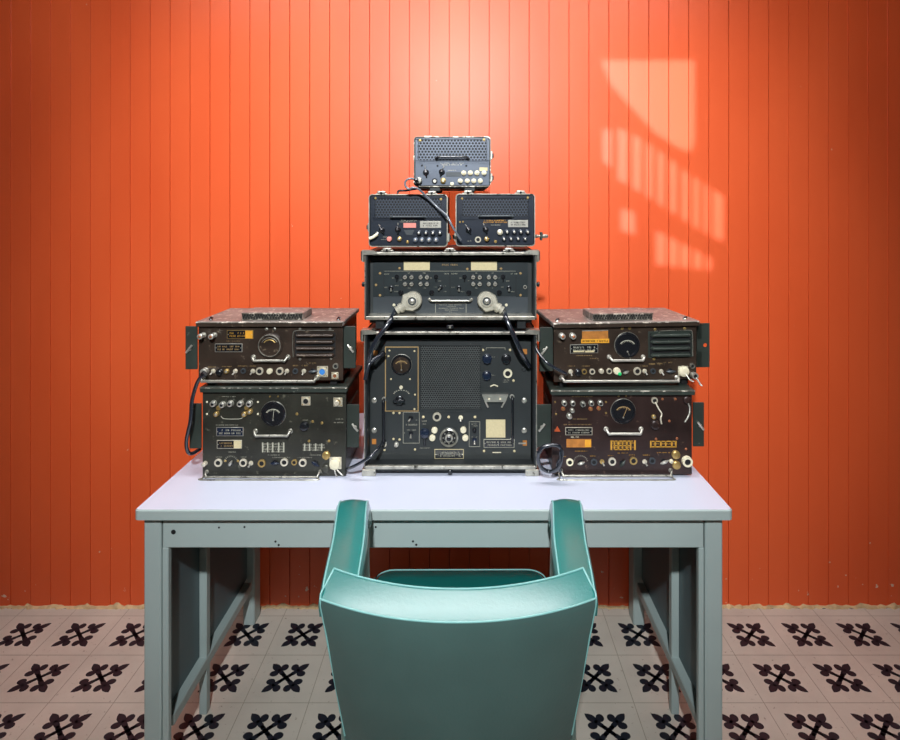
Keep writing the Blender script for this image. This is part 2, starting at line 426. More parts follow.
# ================================================================== SETTING
WY=2.296; RX=2.3; RB=-2.5; CZ=2.85
def wall_back():
    g=G(); p=.0763; x0=-.453
    xs=[]; k=math.floor((-RX-x0)/p)
    prof=[(-RX,0)]
    X=x0+k*p
    rr=random.Random(3)
    while X<RX:
        if X>-RX+.01 and X<RX-.01:
            w=.0009+rr.random()*.0004
            st=rr.uniform(-.0006,.0006)
            prof+=[(X-w*1.6,0),(X-w,-.0012),(X-w*.6,.006),(X+w*.6,.006),(X+w,-.0010),(X+w*1.6,0)]
        X+=p
    prof.append((RX,0))
    n=len(prof); vs=[]
    for z in (0,CZ):
        for x,y in prof: vs.append((x,WY+y,z))
    fs=[(i,i+1,n+i+1,n+i) for i in range(n-1)]
    # back slab so that the wall has thickness
    b=len(vs); vs+=[(-RX,WY+.1,0),(RX,WY+.1,0),(RX,WY+.1,CZ),(-RX,WY+.1,CZ)]
    fs+=[(b,b+1,b+2,b+3),(0,b,b+3,n),(n-1,b+1,b+2,2*n-1)]
    g.add(vs,fs,'wall'); struct(g.build('wall_back'))
wall_back()

def floor():
    g=G(); g.box(-RX,RX,RB,WY+.1,-.05,-.0008,'flj')
    T=.2; gx=.0012; ox=-.79; oy=2.145
    ix=range(int((-RX-ox)/T)-1,int((RX-ox)/T)+2); iy=range(int((RB-oy)/T)-1,2)
    for i in ix:
        for j in iy:
            cx=ox+i*T; cy=oy+j*T
            a=max(-RX,cx-T/2+gx); b=min(RX,cx+T/2-gx); c=max(RB,cy-T/2+gx); d=min(WY+.05,cy+T/2-gx)
            if b-a<.01 or d-c<.01: continue
            g.add([(a,c,0),(b,c,0),(b,d,0),(a,d,0)],[(0,1,2,3)],'fl')
    def ell(cx,cy,a,b,ang,pointy=False):
        n=14; vs=[]
        for k in range(n):
            t=2*PI*k/n; x=a*math.cos(t); y=b*math.sin(t)
            if pointy and x>0: y*=(1-(x/a)**2)**.5*.9+.1*(1-x/a)
            vs.append((cx+x*math.cos(ang)-y*math.sin(ang), cy+x*math.sin(ang)+y*math.cos(ang), .0004))
        return vs,[tuple(range(n))]
    for i in ix:
        for j in iy:
            cx=ox+i*T; cy=oy+j*T
            if abs(cx)>RX-.07 or cy<RB+.07: continue
            for q in range(4):
                an=PI/4+q*PI/2
                for dx,dy,a,b,da,pp in ((.030,0,.020,.008,0,False),(.062,0,.023,.0125,0,True),(.043,.019,.0145,.0125,.9,False),(.043,-.019,.0145,.0125,-.9,False),(.012,0,.012,.007,0,False)):
                    x=cx+dx*math.cos(an)-dy*math.sin(an); y=cy+dx*math.sin(an)+dy*math.cos(an)
                    v,f=ell(x,y,a,b,an+da,pp); g.add(v,f,'mot')
            v,f=ell(cx,cy,.009,.009,0); g.add(v,f,'mot')
    struct(g.build('floor',norm=False))
floor()

# ragged plaster where the boards stop at the tiles
def plaster():
    g=G(); r=random.Random(5); n=420; vs=[]; x=-RX
    w=2*RX/n
    for i in range(n+1):
        h=.004+.010*abs(math.sin(i*.31)+.6*math.sin(i*.87+1))*r.random()
        d=.006+.010*r.random()
        X=-RX+i*w
        vs+=[(X,WY+.004,-.001),(X,WY-d,0),(X,WY-d*.7,h*.6),(X,WY-.001,h),(X,WY+.004,h)]
    fs=[]
    for i in range(n):
        for k in range(4): fs.append((i*5+k,i*5+k+1,i*5+k+6,i*5+k+5))
    g.add(vs,fs,'mort',False); struct(g.build('baseboard_back',norm=False))
plaster()

g=G(); g.box(-RX,RX,RB,WY+.1,CZ,CZ+.08,'wht'); struct(g.build('ceiling'))
g=G(); g.box(-RX-.1,-RX,RB-.1,WY+.1,-.05,CZ+.08,'wht'); struct(g.build('wall_left'))
g=G(); g.box(RX,RX+.1,RB-.1,WY+.1,-.05,CZ+.08,'wht'); struct(g.build('wall_right'))

# front wall behind the viewer; added cut-out plate and spot cast wall light patches
SUN=Vector((-1.6,-9.5,3.3))
def proj(px,py):                     # wall point seen at px,py -> where its ray from the added spot crosses the front wall
    w=pt(px,py,WY); t=(RB-SUN.y)/(w.y-SUN.y); q=SUN+(w-SUN)*t
    return (q.x,q.z)
holes=[[(628,104),(610,84),(600,60),(694,60),(694,142),(690,151),(681,149),(655,133)]]
tops=[(616,127),(635,135),(659,151),(683,170),(708,186),(724,197)]
def interp(tab,x):
    for (a,b),(c,d) in zip(tab,tab[1:]):
        if a<=x<=c: return b+(d-b)*(x-a)/(c-a)
    return tab[-1][1] if x>tab[-1][0] else tab[0][1]
bots=[(616,178),(637,190),(659,204),(683,219),(700,230),(722,241)]
for a,b in ((617,627),(632,640.5),(645,652),(656.5,663.5),(668.5,676),(681,688),(692.5,698.5),(703,708),(712,723)):
    holes.append([(a,interp(tops,a)),(b,interp(tops,b)),(b,interp(bots,b)),(a,interp(bots,a))])
for a,b in ((655,665),(668,677),(680,689),(693,701),(705,711)):
    holes.append([(a,230+(a-655)*.5),(b,230+(b-655)*.5),(b,264+(b-655)*.1),(a,264+(a-655)*.1)])
holes.append([(620,208),(634,212),(635,234),(620,230)])
holes.append([(602,128),(611,130),(611,168),(602,160)])
HP=[[proj(*p) for p in h] for h in holes]
x0=min(p[0] for h in HP for p in h)-.06; x1=max(p[0] for h in HP for p in h)+.06
z0=min(p[1] for h in HP for p in h)-.06; z1=max(p[1] for h in HP for p in h)+.06
z1=min(z1,CZ-.02)
g=G()
for bx in ((-RX-.1,x0,-.05,CZ+.08),(x1,RX+.1,-.05,CZ+.08),(x0,x1,-.05,z0),(x0,x1,z1,CZ+.08)):
    g.box(bx[0],bx[1],RB-.1,RB,bx[2],bx[3],'wht')
struct(g.build('wall_front'))
def gobo():
    from mathutils.geometry import delaunay_2d_cdt
    V=[Vector((x0,z0)),Vector((x1,z0)),Vector((x1,z1)),Vector((x0,z1))]; edges=[(0,1),(1,2),(2,3),(3,0)]
    for h in HP:
        k=len(V); V+=[Vector(p) for p in h]; m=len(h); edges+=[(k+i,k+(i+1)%m) for i in range(m)]
    vo,eo,fo,ov,oe,of=delaunay_2d_cdt(V,edges,[],0,1e-6)
    def inside(p,h):
        c=False
        for (ax,az),(bx,bz) in zip(h,h[1:]+h[:1]):
            if (az>p.y)!=(bz>p.y) and p.x<(bx-ax)*(p.y-az)/(bz-az)+ax: c=not c
        return c
    g=G(); vs=[(v.x,RB-.01,v.y) for v in vo]; fs=[]
    for f in fo:
        c=sum((vo[i] for i in f),Vector((0,0)))/len(f)
        if not any(inside(c,h) for h in HP): fs.append(f)
    g.add(vs,fs,'wht'); o=g.build('gobo_plate_1')  # added unseen plate, its holes shape the light patches
    sm=o.modifiers.new('t','SOLIDIFY'); sm.thickness=.004; struct(o)
gobo()

# ================================================================== DESK
DX0=-.850; DX1=.675; DY0=1.525; DY1=2.275; DT=.75
desk=thing('desk','pale grey steel office desk with lavender top carrying all the radio equipment','desk',((DX0+DX1)/2,(DY0+DY1)/2,0))
ox,oy=desk.location.x,desk.location.y
def D(g,x0,x1,y0,y1,z0,z1,m,b=.0): g.box(x0-ox,x1-ox,y0-oy,y1-oy,z0,z1,m,b)
def rrect(x0,x1,y0,y1,r,n=6):
    P=[]
    for cx,cy,a0 in ((x1-r,y1-r,0),(x0+r,y1-r,90),(x0+r,y0+r,180),(x1-r,y0+r,270)):
        for k in range(n+1):
            a=math.radians(a0+90*k/n); P.append((cx+r*math.cos(a),cy+r*math.sin(a)))
    return P
g=G(); P=rrect(DX0-ox,DX1-ox,DY0-oy,DY1-oy,.012); Pi=rrect(DX0-ox+.003,DX1-ox-.003,DY0-oy+.003,DY1-oy-.003,.010); n=len(P)
g.add([(x,y,DT-.003) for x,y in P]+[(x,y,.724) for x,y in P]+[(x,y,DT) for x,y in Pi],
      [(i,(i+1)%n,(i+1)%n+n,i+n) for i in range(n)]+[tuple(range(n,2*n))]+[(i,(i+1)%n,(i+1)%n+2*n,i+2*n) for i in range(n)],'dk')
g.add([(x,y,DT) for x,y in Pi],[tuple(range(n))],'dkt')
g.build('desktop',desk,norm=False)
LX0=-.835; LX1=-.791; RX0=.611; RX1=.656; AY=1.545
for (a,b) in ((LX0,LX1),(RX0,RX1)):
    g=G(); D(g,a,b,AY,AY+.05,0,.722,'dk',.003); g.build('leg',desk)
# apron as one pressed sheet with holes for fittings
g=G(); D(g,LX1+.003,RX0-.003,AY+.003,AY+.022,.641,.714,'dk',.002)
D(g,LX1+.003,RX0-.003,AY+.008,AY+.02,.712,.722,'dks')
D(g,LX1+.001,LX1+.017,AY+.004,AY+.022,0.0,.641,'dk',.002); D(g,RX0-.015,RX0-.001,AY+.004,AY+.022,0.0,.641,'dk',.002)
g.build('apron',desk)
for px,py,r in ((173.5,532,2.4),(219,527.5,1),(244.5,527,1),(275.5,541.5,1.1),(278.7,545,1.1),(375.7,527,1),(413,541.3,1.1),(416.3,544.7,1.1)):
    g=G(); p=pt(px,py,AY+.003); g.lathe((p.x-ox,p.y-oy+.001,p.z),[(r*.00257,0),(r*.00257,.0016)],'hole',14); g.build('screw_hole',desk)
for sx,(a,b) in ((-1,(-.812,-.807)),(1,(.634,.639))):
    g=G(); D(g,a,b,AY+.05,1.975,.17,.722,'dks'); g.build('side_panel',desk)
    g=G(); q0,q1=((a+.005,a+.028) if sx<0 else (b-.028,b-.005))
    D(g,q0,q1,1.80,1.825,.0,.722,'dk',.002); g.build('side_post',desk)
    g=G(); D(g,(a if sx<0 else b-.03),(a+.03 if sx<0 else b),AY+.05,2.17,.14,.172,'dk',.003); g.build('stretcher',desk)
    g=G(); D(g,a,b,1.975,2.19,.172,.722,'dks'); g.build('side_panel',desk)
for (a,b) in ((-.822,-.780),(.604,.645)):
    g=G()
    c=(a+b)/2
    D(g,a,b,2.19,2.255,0.0,.722,'dk',.004)
    g.build('leg',desk)
g=G(); D(g,-.765,.592,2.235,2.25,.56,.722,'dk',.002); g.build('back_rail',desk)

# ================================================================== ARMCHAIR
AC=Vector((-.019,1.30,0))
chair=thing('armchair','teal vinyl upholstered armchair with pale piping pushed up to the desk','chair',AC,math.radians(.25))
HW=.260
def backrest():
    n=24; secs=[]
    # section from inner bottom, up the inner face, over the sloping top, down the outer face  (dy from inner-top, z, width factor)
    sec=[(.030,.47,.80),(.018,.60,.88),(.004,.76,.94),(.001,.794,.945),(-.004,.801,.948),(-.018,.7955,.965),(-.032,.7895,.98),(-.046,.7835,.993),(-.060,.7765,1.0),
         (-.062,.765,.995),(-.052,.70,.96),(-.046,.60,.90),(-.036,.50,.84),(-.028,.44,.80)]
    vs=[]; m=len(sec)
    for i in range(n+1):
        t=-1+2*i/n
        for k,(dy,z,w) in enumerate(sec):
            e=1
            bow=.066*(1-abs(t)**2.1)
            vs.append((t*HW*w, 1.19-bow+dy-1.30, z))
    g=G(); top=[];fs_t=[];fs_b=[]
    for i in range(n):
        for k in range(m-1):
            f=(i*m+k,i*m+k+1,(i+1)*m+k+1,(i+1)*m+k)
            (fs_b if k>=8 else fs_t).append(f)
        fs_b.append((i*m+m-1,i*m,(i+1)*m,(i+1)*m+m-1))
    fs_b+= [tuple(range(m)), tuple(range(n*m,(n+1)*m))]
    o=len(g.v); g.v+=vs
    ia=g.mi('vin'); ib=g.mi('vinb')
    for f in fs_t: g.f.append(list(f)); g.fm.append(ia); g.sm.append(True)
    for f in fs_b: g.f.append(list(f)); g.fm.append(ib); g.sm.append(True)
    bo=g.build('backrest',chair)
    for kk in (4,8):
        gp=G(); gp.tube([Vector(vs[i*m+kk])+Vector((0,0,.001)) for i in range(n+1)],.0019,'pip',8); gp.build('piping',bo)
    for e in (0,n):
        gp=G(); gp.tube(crom([Vector(vs[e*m+k]) for k in (4,6,8,10,12)],4),.0019,'pip',8); gp.build('piping',bo)
backrest()
def arm(sx):
    # centre line from the backrest forward: (x, y, z), curling down at the tip
    xo=.250; path=[(xo-.022,1.14,.770),(xo-.018,1.19,.785),(xo-.012,1.29,.803),(xo-.001,1.38,.812),(xo+.006,1.435,.811),(xo+.008,1.470,.800),(xo+.008,1.487,.775),(xo+.005,1.487,.740)]
    P=crom([Vector((sx*x,y-1.30,z)) for x,y,z in path],5); n=len(P)
    wd=.038; th=.020
    vs=[]; 
    prof=[(-1,-1),(-1,.6),(-.86,.95),(-.4,1.12),(0,1.16),(.4,1.12),(.86,.95),(1,.6),(1,-1)]
    m=len(prof)
    for k,p in enumerate(P):
        t=(P[min(k+1,n-1)]-P[max(k-1,0)]).normalized(); sd=Vector((1,0,0)); sd=(sd-t*sd.dot(t)).normalized(); up=sd.cross(t)
        for a,b in prof: vs.append(p+sd*a*wd+up*(b*th-th))
    fs=[(i*m+k,i*m+(k+1)%m,(i+1)*m+(k+1)%m,(i+1)*m+k) for i in range(n-1) for k in range(m)]
    fs+=[tuple(range(m)),tuple(range((n-1)*m,n*m))]
    g=G(); g.add(vs,fs,'vin',True); a=g.build('armrest',chair)
    for kk in (2,6):
        gp=G(); gp.tube([vs[i*m+kk] for i in range(n)],.0019,'pip',8); gp.build('piping',a)
    # support post and side panel down to the seat
    g=G(); x=sx*.232
    Q=[(x,1.455,.76),(x-sx*.004,1.45,.62),(x-sx*.012,1.44,.45),(x-sx*.012,1.44,.30)]
    for q0,q1 in zip(Q,Q[1:]):
        pass
    g.tube([Vector((a_,b_-1.30,c_)) for a_,b_,c_ in Q],.011,'pst',12); g.build('arm_support',chair)
for sx in (-1,1): arm(sx)
def slab(name,mt,x0,x1,y0,y1,z0,z1,r,dome=0.,mat2=None):
    g=G(); n=20; vs=[]; N=20
    for lvl,(ins,z) in enumerate(((.006,z0),(0,z0+.012),(0,z1-.02),(.004,z1-.008),(.014,z1))):
        for x,y in rrect(x0+ins,x1-ins,y0+ins,y1-ins,max(r-ins,.005)): vs.append((x,y-1.30,z))
    m=len(rrect(0,1,0,1,.1)); fs=[]
    for l in range(4):
        for i in range(m): fs.append((l*m+i,l*m+(i+1)%m,(l+1)*m+(i+1)%m,(l+1)*m+i))
    fs.append(tuple(range(m)))
    rings=[(.8,.55),(.55,.85),(.25,.98)]; base=4*m
    cx=(x0+x1)/2; cy=(y0+y1)/2-1.30
    for f,h in rings:
        st=len(vs)
        for i in range(m):
            bx,by,bz=vs[4*m+i]; vs.append((cx+(bx-cx)*f,cy+(by-cy)*f,z1+dome*h))
        for i in range(m): fs.append((base+i,base+(i+1)%m,st+(i+1)%m,st+i))
        base=st
    fs.append(tuple(base+i for i in range(m)))
    g.add(vs,fs,mt,True); return g.build(name,chair)
so=slab('seat','vin',-.238,.238,1.17,1.70,.40,.500,.05,.018)
gp=G(); P=[Vector((x,y-1.30,.496)) for x,y in rrect(-.236,.236,1.172,1.698,.05)]; gp.tube(P+[P[0]],.0019,'pip',8); gp.build('piping',so)
g=G(); g.box(-.22,.22,-.10,.36,.36,.40,'pst',.004); g.build('seat_frame',chair)
for x in (-.21,.21):
    for y in (-.09,.34):
        g=G(); g.tube([(x,y,.38),(x*1.08,y*1.05,0)],[.014,.011],'pst',12); g.build('leg',chair)

# ================================================================== SIDE RADIOS
def flange_ear(dv,x0,y0,x1,y1,back=10,latchx=None,hole=False,m='gr'):
    k_=1+back/600; q=lambda v,c: c+(v-c)*k_
    x0,x1,y0,y1=q(x0,VX),q(x1,VX),q(y0,VY),q(y1,VY); latchx=latchx and q(latchx,VX)
    g=G()
    if hole:
        n=24; cx,cy=q(705.5,VX),q(345,VY); vs=[]; R=2.1
        dv_out=[(x0,y0),(x1-1,y0),(x1,y0+1),(x1,y1-1),(x1-1,y1),(x0,y1)]
        # plate with a true hole: ring of quads from circle to border
        for d in (-back,-back+1.2):
            for k in range(n):
                t=2*PI*k/n; vs.append(dv.L(cx+R*math.cos(t),cy+R*math.sin(t),d))
            for k in range(n):
                t=2*PI*k/n; c,s_=math.cos(t),math.sin(t)
                f=min(((x1-cx) if c>0 else (cx-x0))/max(abs(c),1e-6), ((y1-cy) if s_>0 else (cy-y0))/max(abs(s_),1e-6))
                vs.append(dv.L(cx+c*f,cy+s_*f,d))
        fs=[]
        for l in (0,1):
            o=l*2*n
            for k in range(n): fs.append((o+k,o+(k+1)%n,o+n+(k+1)%n,o+n+k))
        for k in range(n):
            fs.append((k,(k+1)%n,2*n+(k+1)%n,2*n+k)); fs.append((n+k,n+(k+1)%n,3*n+(k+1)%n,3*n+k))
        g.add(vs,fs,m)
        # fill corners
        for (ax,ay) in ((x0,y0),(x1,y0),(x0,y1),(x1,y1)): pass
        dv.box(g,m,x0,y0,x0+5,y1,-back,-back+1.25); dv.box(g,m,x0,y0,x1,cy-6,-back,-back+1.25,.3); dv.box(g,m,x0,cy+6,x1,y1,-back,-back+1.25,.3)
    else:
        dv.box(g,m,x0,y0,x1,y1,-back,-back+1.6,.4)
    # return flange running back along the case
    o=dv.part(g,'side_bracket')
    if latchx:
        g=G(); sx=1 if latchx>(x0+x1)/2 else -1
        cx,cy=latchx,(y0+y1)/2+1
        dv.lat(g,'alu',cx,cy,[(1.8,-back+1),(1.8,-back+2.2),(1,-back+3)],12)
        g.tube([dv.L(cx-2.8,cy-3.8,-back+3),dv.L(cx,cy,-back+3.8),dv.L(cx+3,cy+3.6,-back+3)] if sx>0 else [dv.L(cx+2.8,cy-3.8,-back+3),dv.L(cx,cy,-back+3.8),dv.L(cx-3,cy+3.6,-back+3)],[1.2*dv.s,1.1*dv.s,1.2*dv.s],'alu',8)
        dv.part(g,'wing_latch',o)

def radio_body(dv, x0,x1,yt,yb, lid_h, depth, face, lidm, lx0,lx1, feet):
    r=dv.root; z1=dv.L(300,yt).z; z0=dv.L(300,yb).z
    if dv.rz: z1=dv.L((x0+x1)/2,yt).z; z0=dv.L((x0+x1)/2,yb).z
    X0=dv.x(x0); X1=dv.x(x1); s=dv.s
    g=G(); g.box(X0+.004,X1-.004,.005,depth,z0,z1-lid_h*s,face,.004)
    # ribs pressed into the housing sides
    for sx,xx in ((-1,X0+.004),(1,X1-.004)):
        for k in (.3,.7):
            zz=z0+(z1-z0)*k; g.box(xx-.003,xx+.003,.03,depth-.03,zz-.008,zz+.008,face,.002)
    g.build('housing',r)
    g=G(); g.box(X0,X1,0,.006,z0,z1-lid_h*s,face,.0012); g.build('faceplate',r)
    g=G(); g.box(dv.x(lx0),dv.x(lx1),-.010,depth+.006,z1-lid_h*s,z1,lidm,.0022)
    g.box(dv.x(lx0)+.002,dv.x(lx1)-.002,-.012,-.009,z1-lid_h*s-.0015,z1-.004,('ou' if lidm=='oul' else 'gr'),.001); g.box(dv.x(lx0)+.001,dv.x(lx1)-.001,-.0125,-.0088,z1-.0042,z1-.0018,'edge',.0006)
    g.build('lid',r)
    if feet:
        for fx in (X0+.02,X1-.04):
            for fy in (.012,depth-.05):
                g=G(); g.box(fx,fx+.02,fy,fy+.03,0,z0,'hole',.001); g.build('foot',r)
    return X0,X1,z0,z1

YR=1.72
def mk(name,label,cat,px,Y,zb,rz=0,group=None):
    return thing(name,label,cat,((px-VX)/F*Y,Y,zb),rz,group)
def zpx(py,Y): return CH-(py-VY)/F*Y
GRP='olive brown military radios stacked either side of the central cases'
DEP=.235
# --- lower left
LLr=mk('military_radio','dark olive military radio, lower one of the left stack, round meter and five bright terminals','radio',274.5,YR,DT,0,GRP)
d=Dev(LLr,YR); zt_ll=zpx(386,YR)
radio_body(d,202.5,346,386,476,4.8,DEP,'ol','gr',201,348,True)
flange_ear(d,190,403,202,448,10,None); flange_ear(d,347,404,359.5,447,8,355.5)
for p in ((214,403),(223,404),(231,403),(241,403),(250,403)): d.post(*p,r=2.5,l=4,m='alu',cap='bk')
for p in ((217,413.5),(245,413.5),(250.5,411)): d.post(*p,r=2.1,l=3.5,m='br',cap='alu')
for p in ((219,407.5),(247,407.5)): d.cap(*p,r=2.2,m='br',d=2,name='terminal_cap')
d.screws([(207,402),(258,402),(258,414),(207,414)],1.1,'cr')
g=G(); g.tube(crom([d.L(221,416,.3),d.L(224,418.5,.3),d.L(233,419,.3),d.L(241,418.5,.3),d.L(244,416,.3)],4),.35*d.s,'txt',5); d.part(g,'outline_marking')
d.meter(273.5,413.5,12.3,needle=10); d.screws([(270,396.5),(278,396.5)],1)
d.handle(255.5,290.5,434,r=1.3,d=5,lift=3,m='rim')
d.plate(216.5,427,243.5,436,'nb','alu',2,'txt'); d.plate(217,440,242,448.5,'bk','ring',2,'tan',(234,241.4,'crp'))
d.marks([(262,284,444,1.6),(262,284,446.6,1.6),(262,284,449.2,1.6),(262,284,451.6,1.4),(303,325,445,1.6),(303,325,447.6,1.6),(303,322,450,1.4)],'txt')
g=G()
for a in (262,267,272,278,283): d.box(g,'txt',a,442.5,a+1.4,452.3,-.05,.15)
for a in (304,309,315,321): d.box(g,'txt',a,443.5,a+1.3,450.8,-.05,.15)
d.part(g,'stencilled_table')
d.marks([(222,236,396.5,.9),(214,238,425,.9),(268,280,455,.9),(228,236,452,.9),(310,322,455,.9),(298,312,457.5,.8),(272,290,457.5,.8),(216,222,457,.8),(241,247,457,.8),(336,343,419,1),(334,344,422.5,1),(302,308,420,.8)],'txt')
d.flange(306,401,9,2.8); d.flange(338,402,9,3.2,'ring','br'); d.cap(337,402.5,2.8,'ring',3,'connector_cap')
d.knob(304.5,426,4.0,'bk',3.5); d.screws([(312.5,421.5),(322,423),(309,441),(329,441),(297,414)],1.4)
d.post(205.5,463,1.8,'ring',5); d.ring(218.5,462.5); d.screw(225.5,461,1.2); d.rotary(231,463,3.5,60,'alu',True); d.screw(238,461,1.3)
d.ring(243.5,462.5); d.toggle(251,464); d.ring(262,463,3.8,'br'); d.rotary(275,462.5,5,0,'nb'); d.ring(284.5,462,3.8); d.ring(294.5,462,2.8,'br'); d.ring(303,462.5,3.8)
d.rotary(315.5,463,5,-30,'nb'); d.cap(326.5,455,3.8,'br',2.5,'connector_cap'); d.cap(326,468,4,'ol',2.5,'connector_cap'); d.cap(335.5,463,5,'cr',5,w=12)
d.chain([(335.5,468,4),(336,473,2),(337,475.5,1)]); d.chain([(338,469,3),(342,474,1.5),(343,475.5,1)])
d.handle(207,320,474.5,r=1.0,d=6,lift=3)
g=G(); g.tube(crom([d.L(205,473,-.1),d.L(205,475.6,5),d.L(206.5,476.0,9),d.L(260,476.0,9),d.L(316,476.0,9),d.L(319,475.4,5),d.L(319,473,-.1)],5),.75*d.s,'rim',8); d.part(g,'guard_rail')

# --- upper left
LUr=mk('military_radio','olive brown military radio, upper one of the left stack, with a blue centred connector','radio',270.5,YR,zt_ll,0,GRP)
d=Dev(LUr,YR)
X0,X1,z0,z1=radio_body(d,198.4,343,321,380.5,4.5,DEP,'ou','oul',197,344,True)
def hood(dv,px0,px1,z1,m='oul'):
    e=1.738/1.72; X0=dv.x(px0)*e-.002 if not dv.rz else dv.x(px0); X1=dv.x(px1)*e-.002 if not dv.rz else dv.x(px1)
    c_=(1-e)*(dv.o.x if not dv.rz else 0); X0-=c_; X1-=c_
    g=G(); g.box(X0,X1,.016,.118,z1,z1+.021,m,.002); o=g.build('vent_hood',dv.root)
    g=G(); g.box(X0+.002,X1-.002,.0145,.018,z1+.0035,z1+.0175,'hole')
    n=22; w=(X1-X0-.004)/n
    for k in range(n):
        x=X0+.002+w*k; g.tube([(x,.0135,z1+.0035),(x+w/2,.0135,z1+.0175),(x+w,.0135,z1+.0035)],.0008,'edge',4)
    g.box(X0,X1,.012,.0155,z1+.0018,z1+.0036,'edge'); g.box(X0,X1,.012,.0155,z1+.0172,z1+.0205,'edge')
    g.build('vent_grille',o)
hood(d,242.6,303.8,z1)
for px in (208,337):
    g=G(); x=d.x(px); g.tube([(x-.004,.02,z1+.001),(x,.02,z1+.007),(x+.006,.02,z1+.005)],.0028,'bk',8); g.lathe((x,.02,z1),[(.005,0),(.004,.003)],'bk',10,(0,0,1)); g.build('lid_catch',d.root)
flange_ear(d,186,326,198,369,10,190.5); flange_ear(d,343.5,326,356,368,8,351)
d.post(203.5,335,2.3,'alu',9,'cu'); d.post(214.5,335,2.3,'alu',9,'cu')
d.plate(227,330,253.5,338.8,'bk','br',2,'txy',(245.5,252.8,'yl')); d.plate(215,343.5,242.5,352,'bk','alu',2,'tan')
g=G(); d.lat(g,'ou',270.5,345,[(12.6,-.2),(12.6,2),(11.4,3.4),(10.6,3.4),(10,2)],36); o_=d.part(g,'dial')
g=G(); d.lat(g,'rim',270.5,345,[(11.2,3.1),(11.2,3.9),(10.5,4),(10.4,2.5)],36,cap=False); d.part(g,'dial_rim',o_)
g=G(); d.lat(g,'ou',270.5,345,[(10.3,1),(10.2,2.6)],30)
g.tube([d.L(270.5+math.sin(t)*6.8,346-math.cos(t)*6.8,3) for t in [math.radians(-55+k*11) for k in range(11)]],.6*d.s,'br',6)
g.tube([d.L(270.5+math.sin(t)*8.8,346-math.cos(t)*8.8,3) for t in [math.radians(-60+k*12) for k in range(11)]],.25*d.s,'rim',6)
d.part(g,'dial_face',o_)
d.screws([(266.5,329),(274.5,329)],1.7,'rim')
d.handle(253.5,288,359.5,r=1.3,d=5,lift=2.5)
d.louvre(293.5,330.5,337,358,(335,341.5,348,354.8),'ou'); d.screws([(300,329),(330,329),(300,359),(331,358.5)],1.4,'rim')
g=G(); g.tube(crom([d.L(293.5,357,1),d.L(293,345,1),d.L(293.5,333,1),d.L(297,330.5,1),d.L(310,330.2,1),d.L(334,330.2,1)],3),.35*d.s,'rim',5); d.part(g,'vent_trim')
d.marks([(208,216,367,.9),(222,232,366.5,.9),(238,247,366,.9),(262,278,362,.9),(293,298,365.5,1.2),(302,307,365.5,1.4),(309,316,363,1),(226,240,341,.8),(250,256,366,.9)],'tan')
d.cap(205.5,371,3.4,'alu',5,'connector'); d.toggle(213.5,372,-35); d.knob(220,372,2.8,'bk',4); d.post(227,371,2,'br',2.5); d.toggle(235.5,372,-30)
d.ring(243.5,370.8,2.6,'chl'); d.toggle(253,372,-30); d.ring(259.8,371,3.7); d.cap(270,371,2.7,'cr',2.5,'indicator'); d.ring(280,371,3.7); d.toggle(287,372,-25)
d.ring(295.5,371,2.7,'chl'); d.toggle(304,372,-15); d.rotary(313,371,5,5,'chl'); d.flange(322.5,371.5,11,3.3,'ring','bl',1.5); d.ring(335.8,366,2.8,'rim'); d.flange(335,375.6,7,2,'ring','cu')
d.handle(203,317,379.6,r=1.4,d=6,lift=2)
zt_l=z1

# --- lower right
RLr=mk('military_radio','brown military radio with a flare tint in its colour, lower one of the right stack, with yellow stencilled markings','radio',621.5,YR,DT,0,GRP)
d=Dev(RLr,YR); zt_rl=zpx(389,YR)
radio_body(d,552,692,389,474.5,4.5,DEP,'ro','gr',550,694,True)
flange_ear(d,536.5,404,551,447,8,541.5); flange_ear(d,692.5,402,703.5,446,9,699.5)
for p in ((564,402.5),(572.5,402.5),(582.5,403.5),(591,402.5),(600,402.5)): d.post(*p,r=2.2,l=4,m='rim',cap='bk')
for p in ((563,408.5),(590.5,408.5),(598.5,408)): d.post(*p,r=1.7,l=2,m='cu',cap='br')
d.post(569,415.5,2.2,'rim',4); d.post(572,410,1.8,'rim',3)
d.screws([(555,402),(556,414),(606,402),(606,413)],1.1,'br')
d.marks([(573,588,419,1),(572,592,396.5,.9),(563,592,424.5,1)],'tan')
g=G(); a,b,c=d.L(554.2,431.5,.3),d.L(560.4,431.5,.3),d.L(557.3,426,.3); g.prism([(a.x,a.z),(b.x,b.z),(c.x,c.z)],a.y,a.y+.001,'warn'); d.part(g,'warning_decal',label='small orange triangular warning decal')
d.plate(565.3,427.2,592.3,435,'bk','ring',2,'txt'); d.marks([(571,580.5,437,1.6)],'cr')
g=G(); d.box(g,'og',566.5,439,591.3,447.3,-.1,.4,.1); d.box(g,'yl',584.8,439.6,590.8,446.8,0,.5); d.part(g,'label_plate',label='orange brown label plate')
d.meter(623,411,12.3,needle=35,scale='tan'); d.screws([(618.5,396),(626,396)],1.0)
d.handle(606,641,432,r=1.3,d=5,lift=3,m='alu')
g=G()
for a,w in ((610.5,1.6),(613.8,1.2),(617.5,1.8),(622,1.2),(626,1.6),(630,1.3),(634,1.8)): d.box(g,'txy',a,440.5,a+w,450,-.05,.15)
for y in (440.5,445,449): d.box(g,'txy',610.5+random.random()*4,y,635.5-random.random()*8,y+1.1,-.05,.15)
for a,w in ((650,1.6),(654.5,1.4),(660,1.6),(665,1.3),(671,1.5),(675,1.6)): d.box(g,'txy',a,440.8,a+w,447.5,-.05,.15)
for y in (440.8,446.3): d.box(g,'txy',651,y,676,y+1.0,-.05,.15)
d.part(g,'stencilled_table',label='mustard yellow stencilled table')
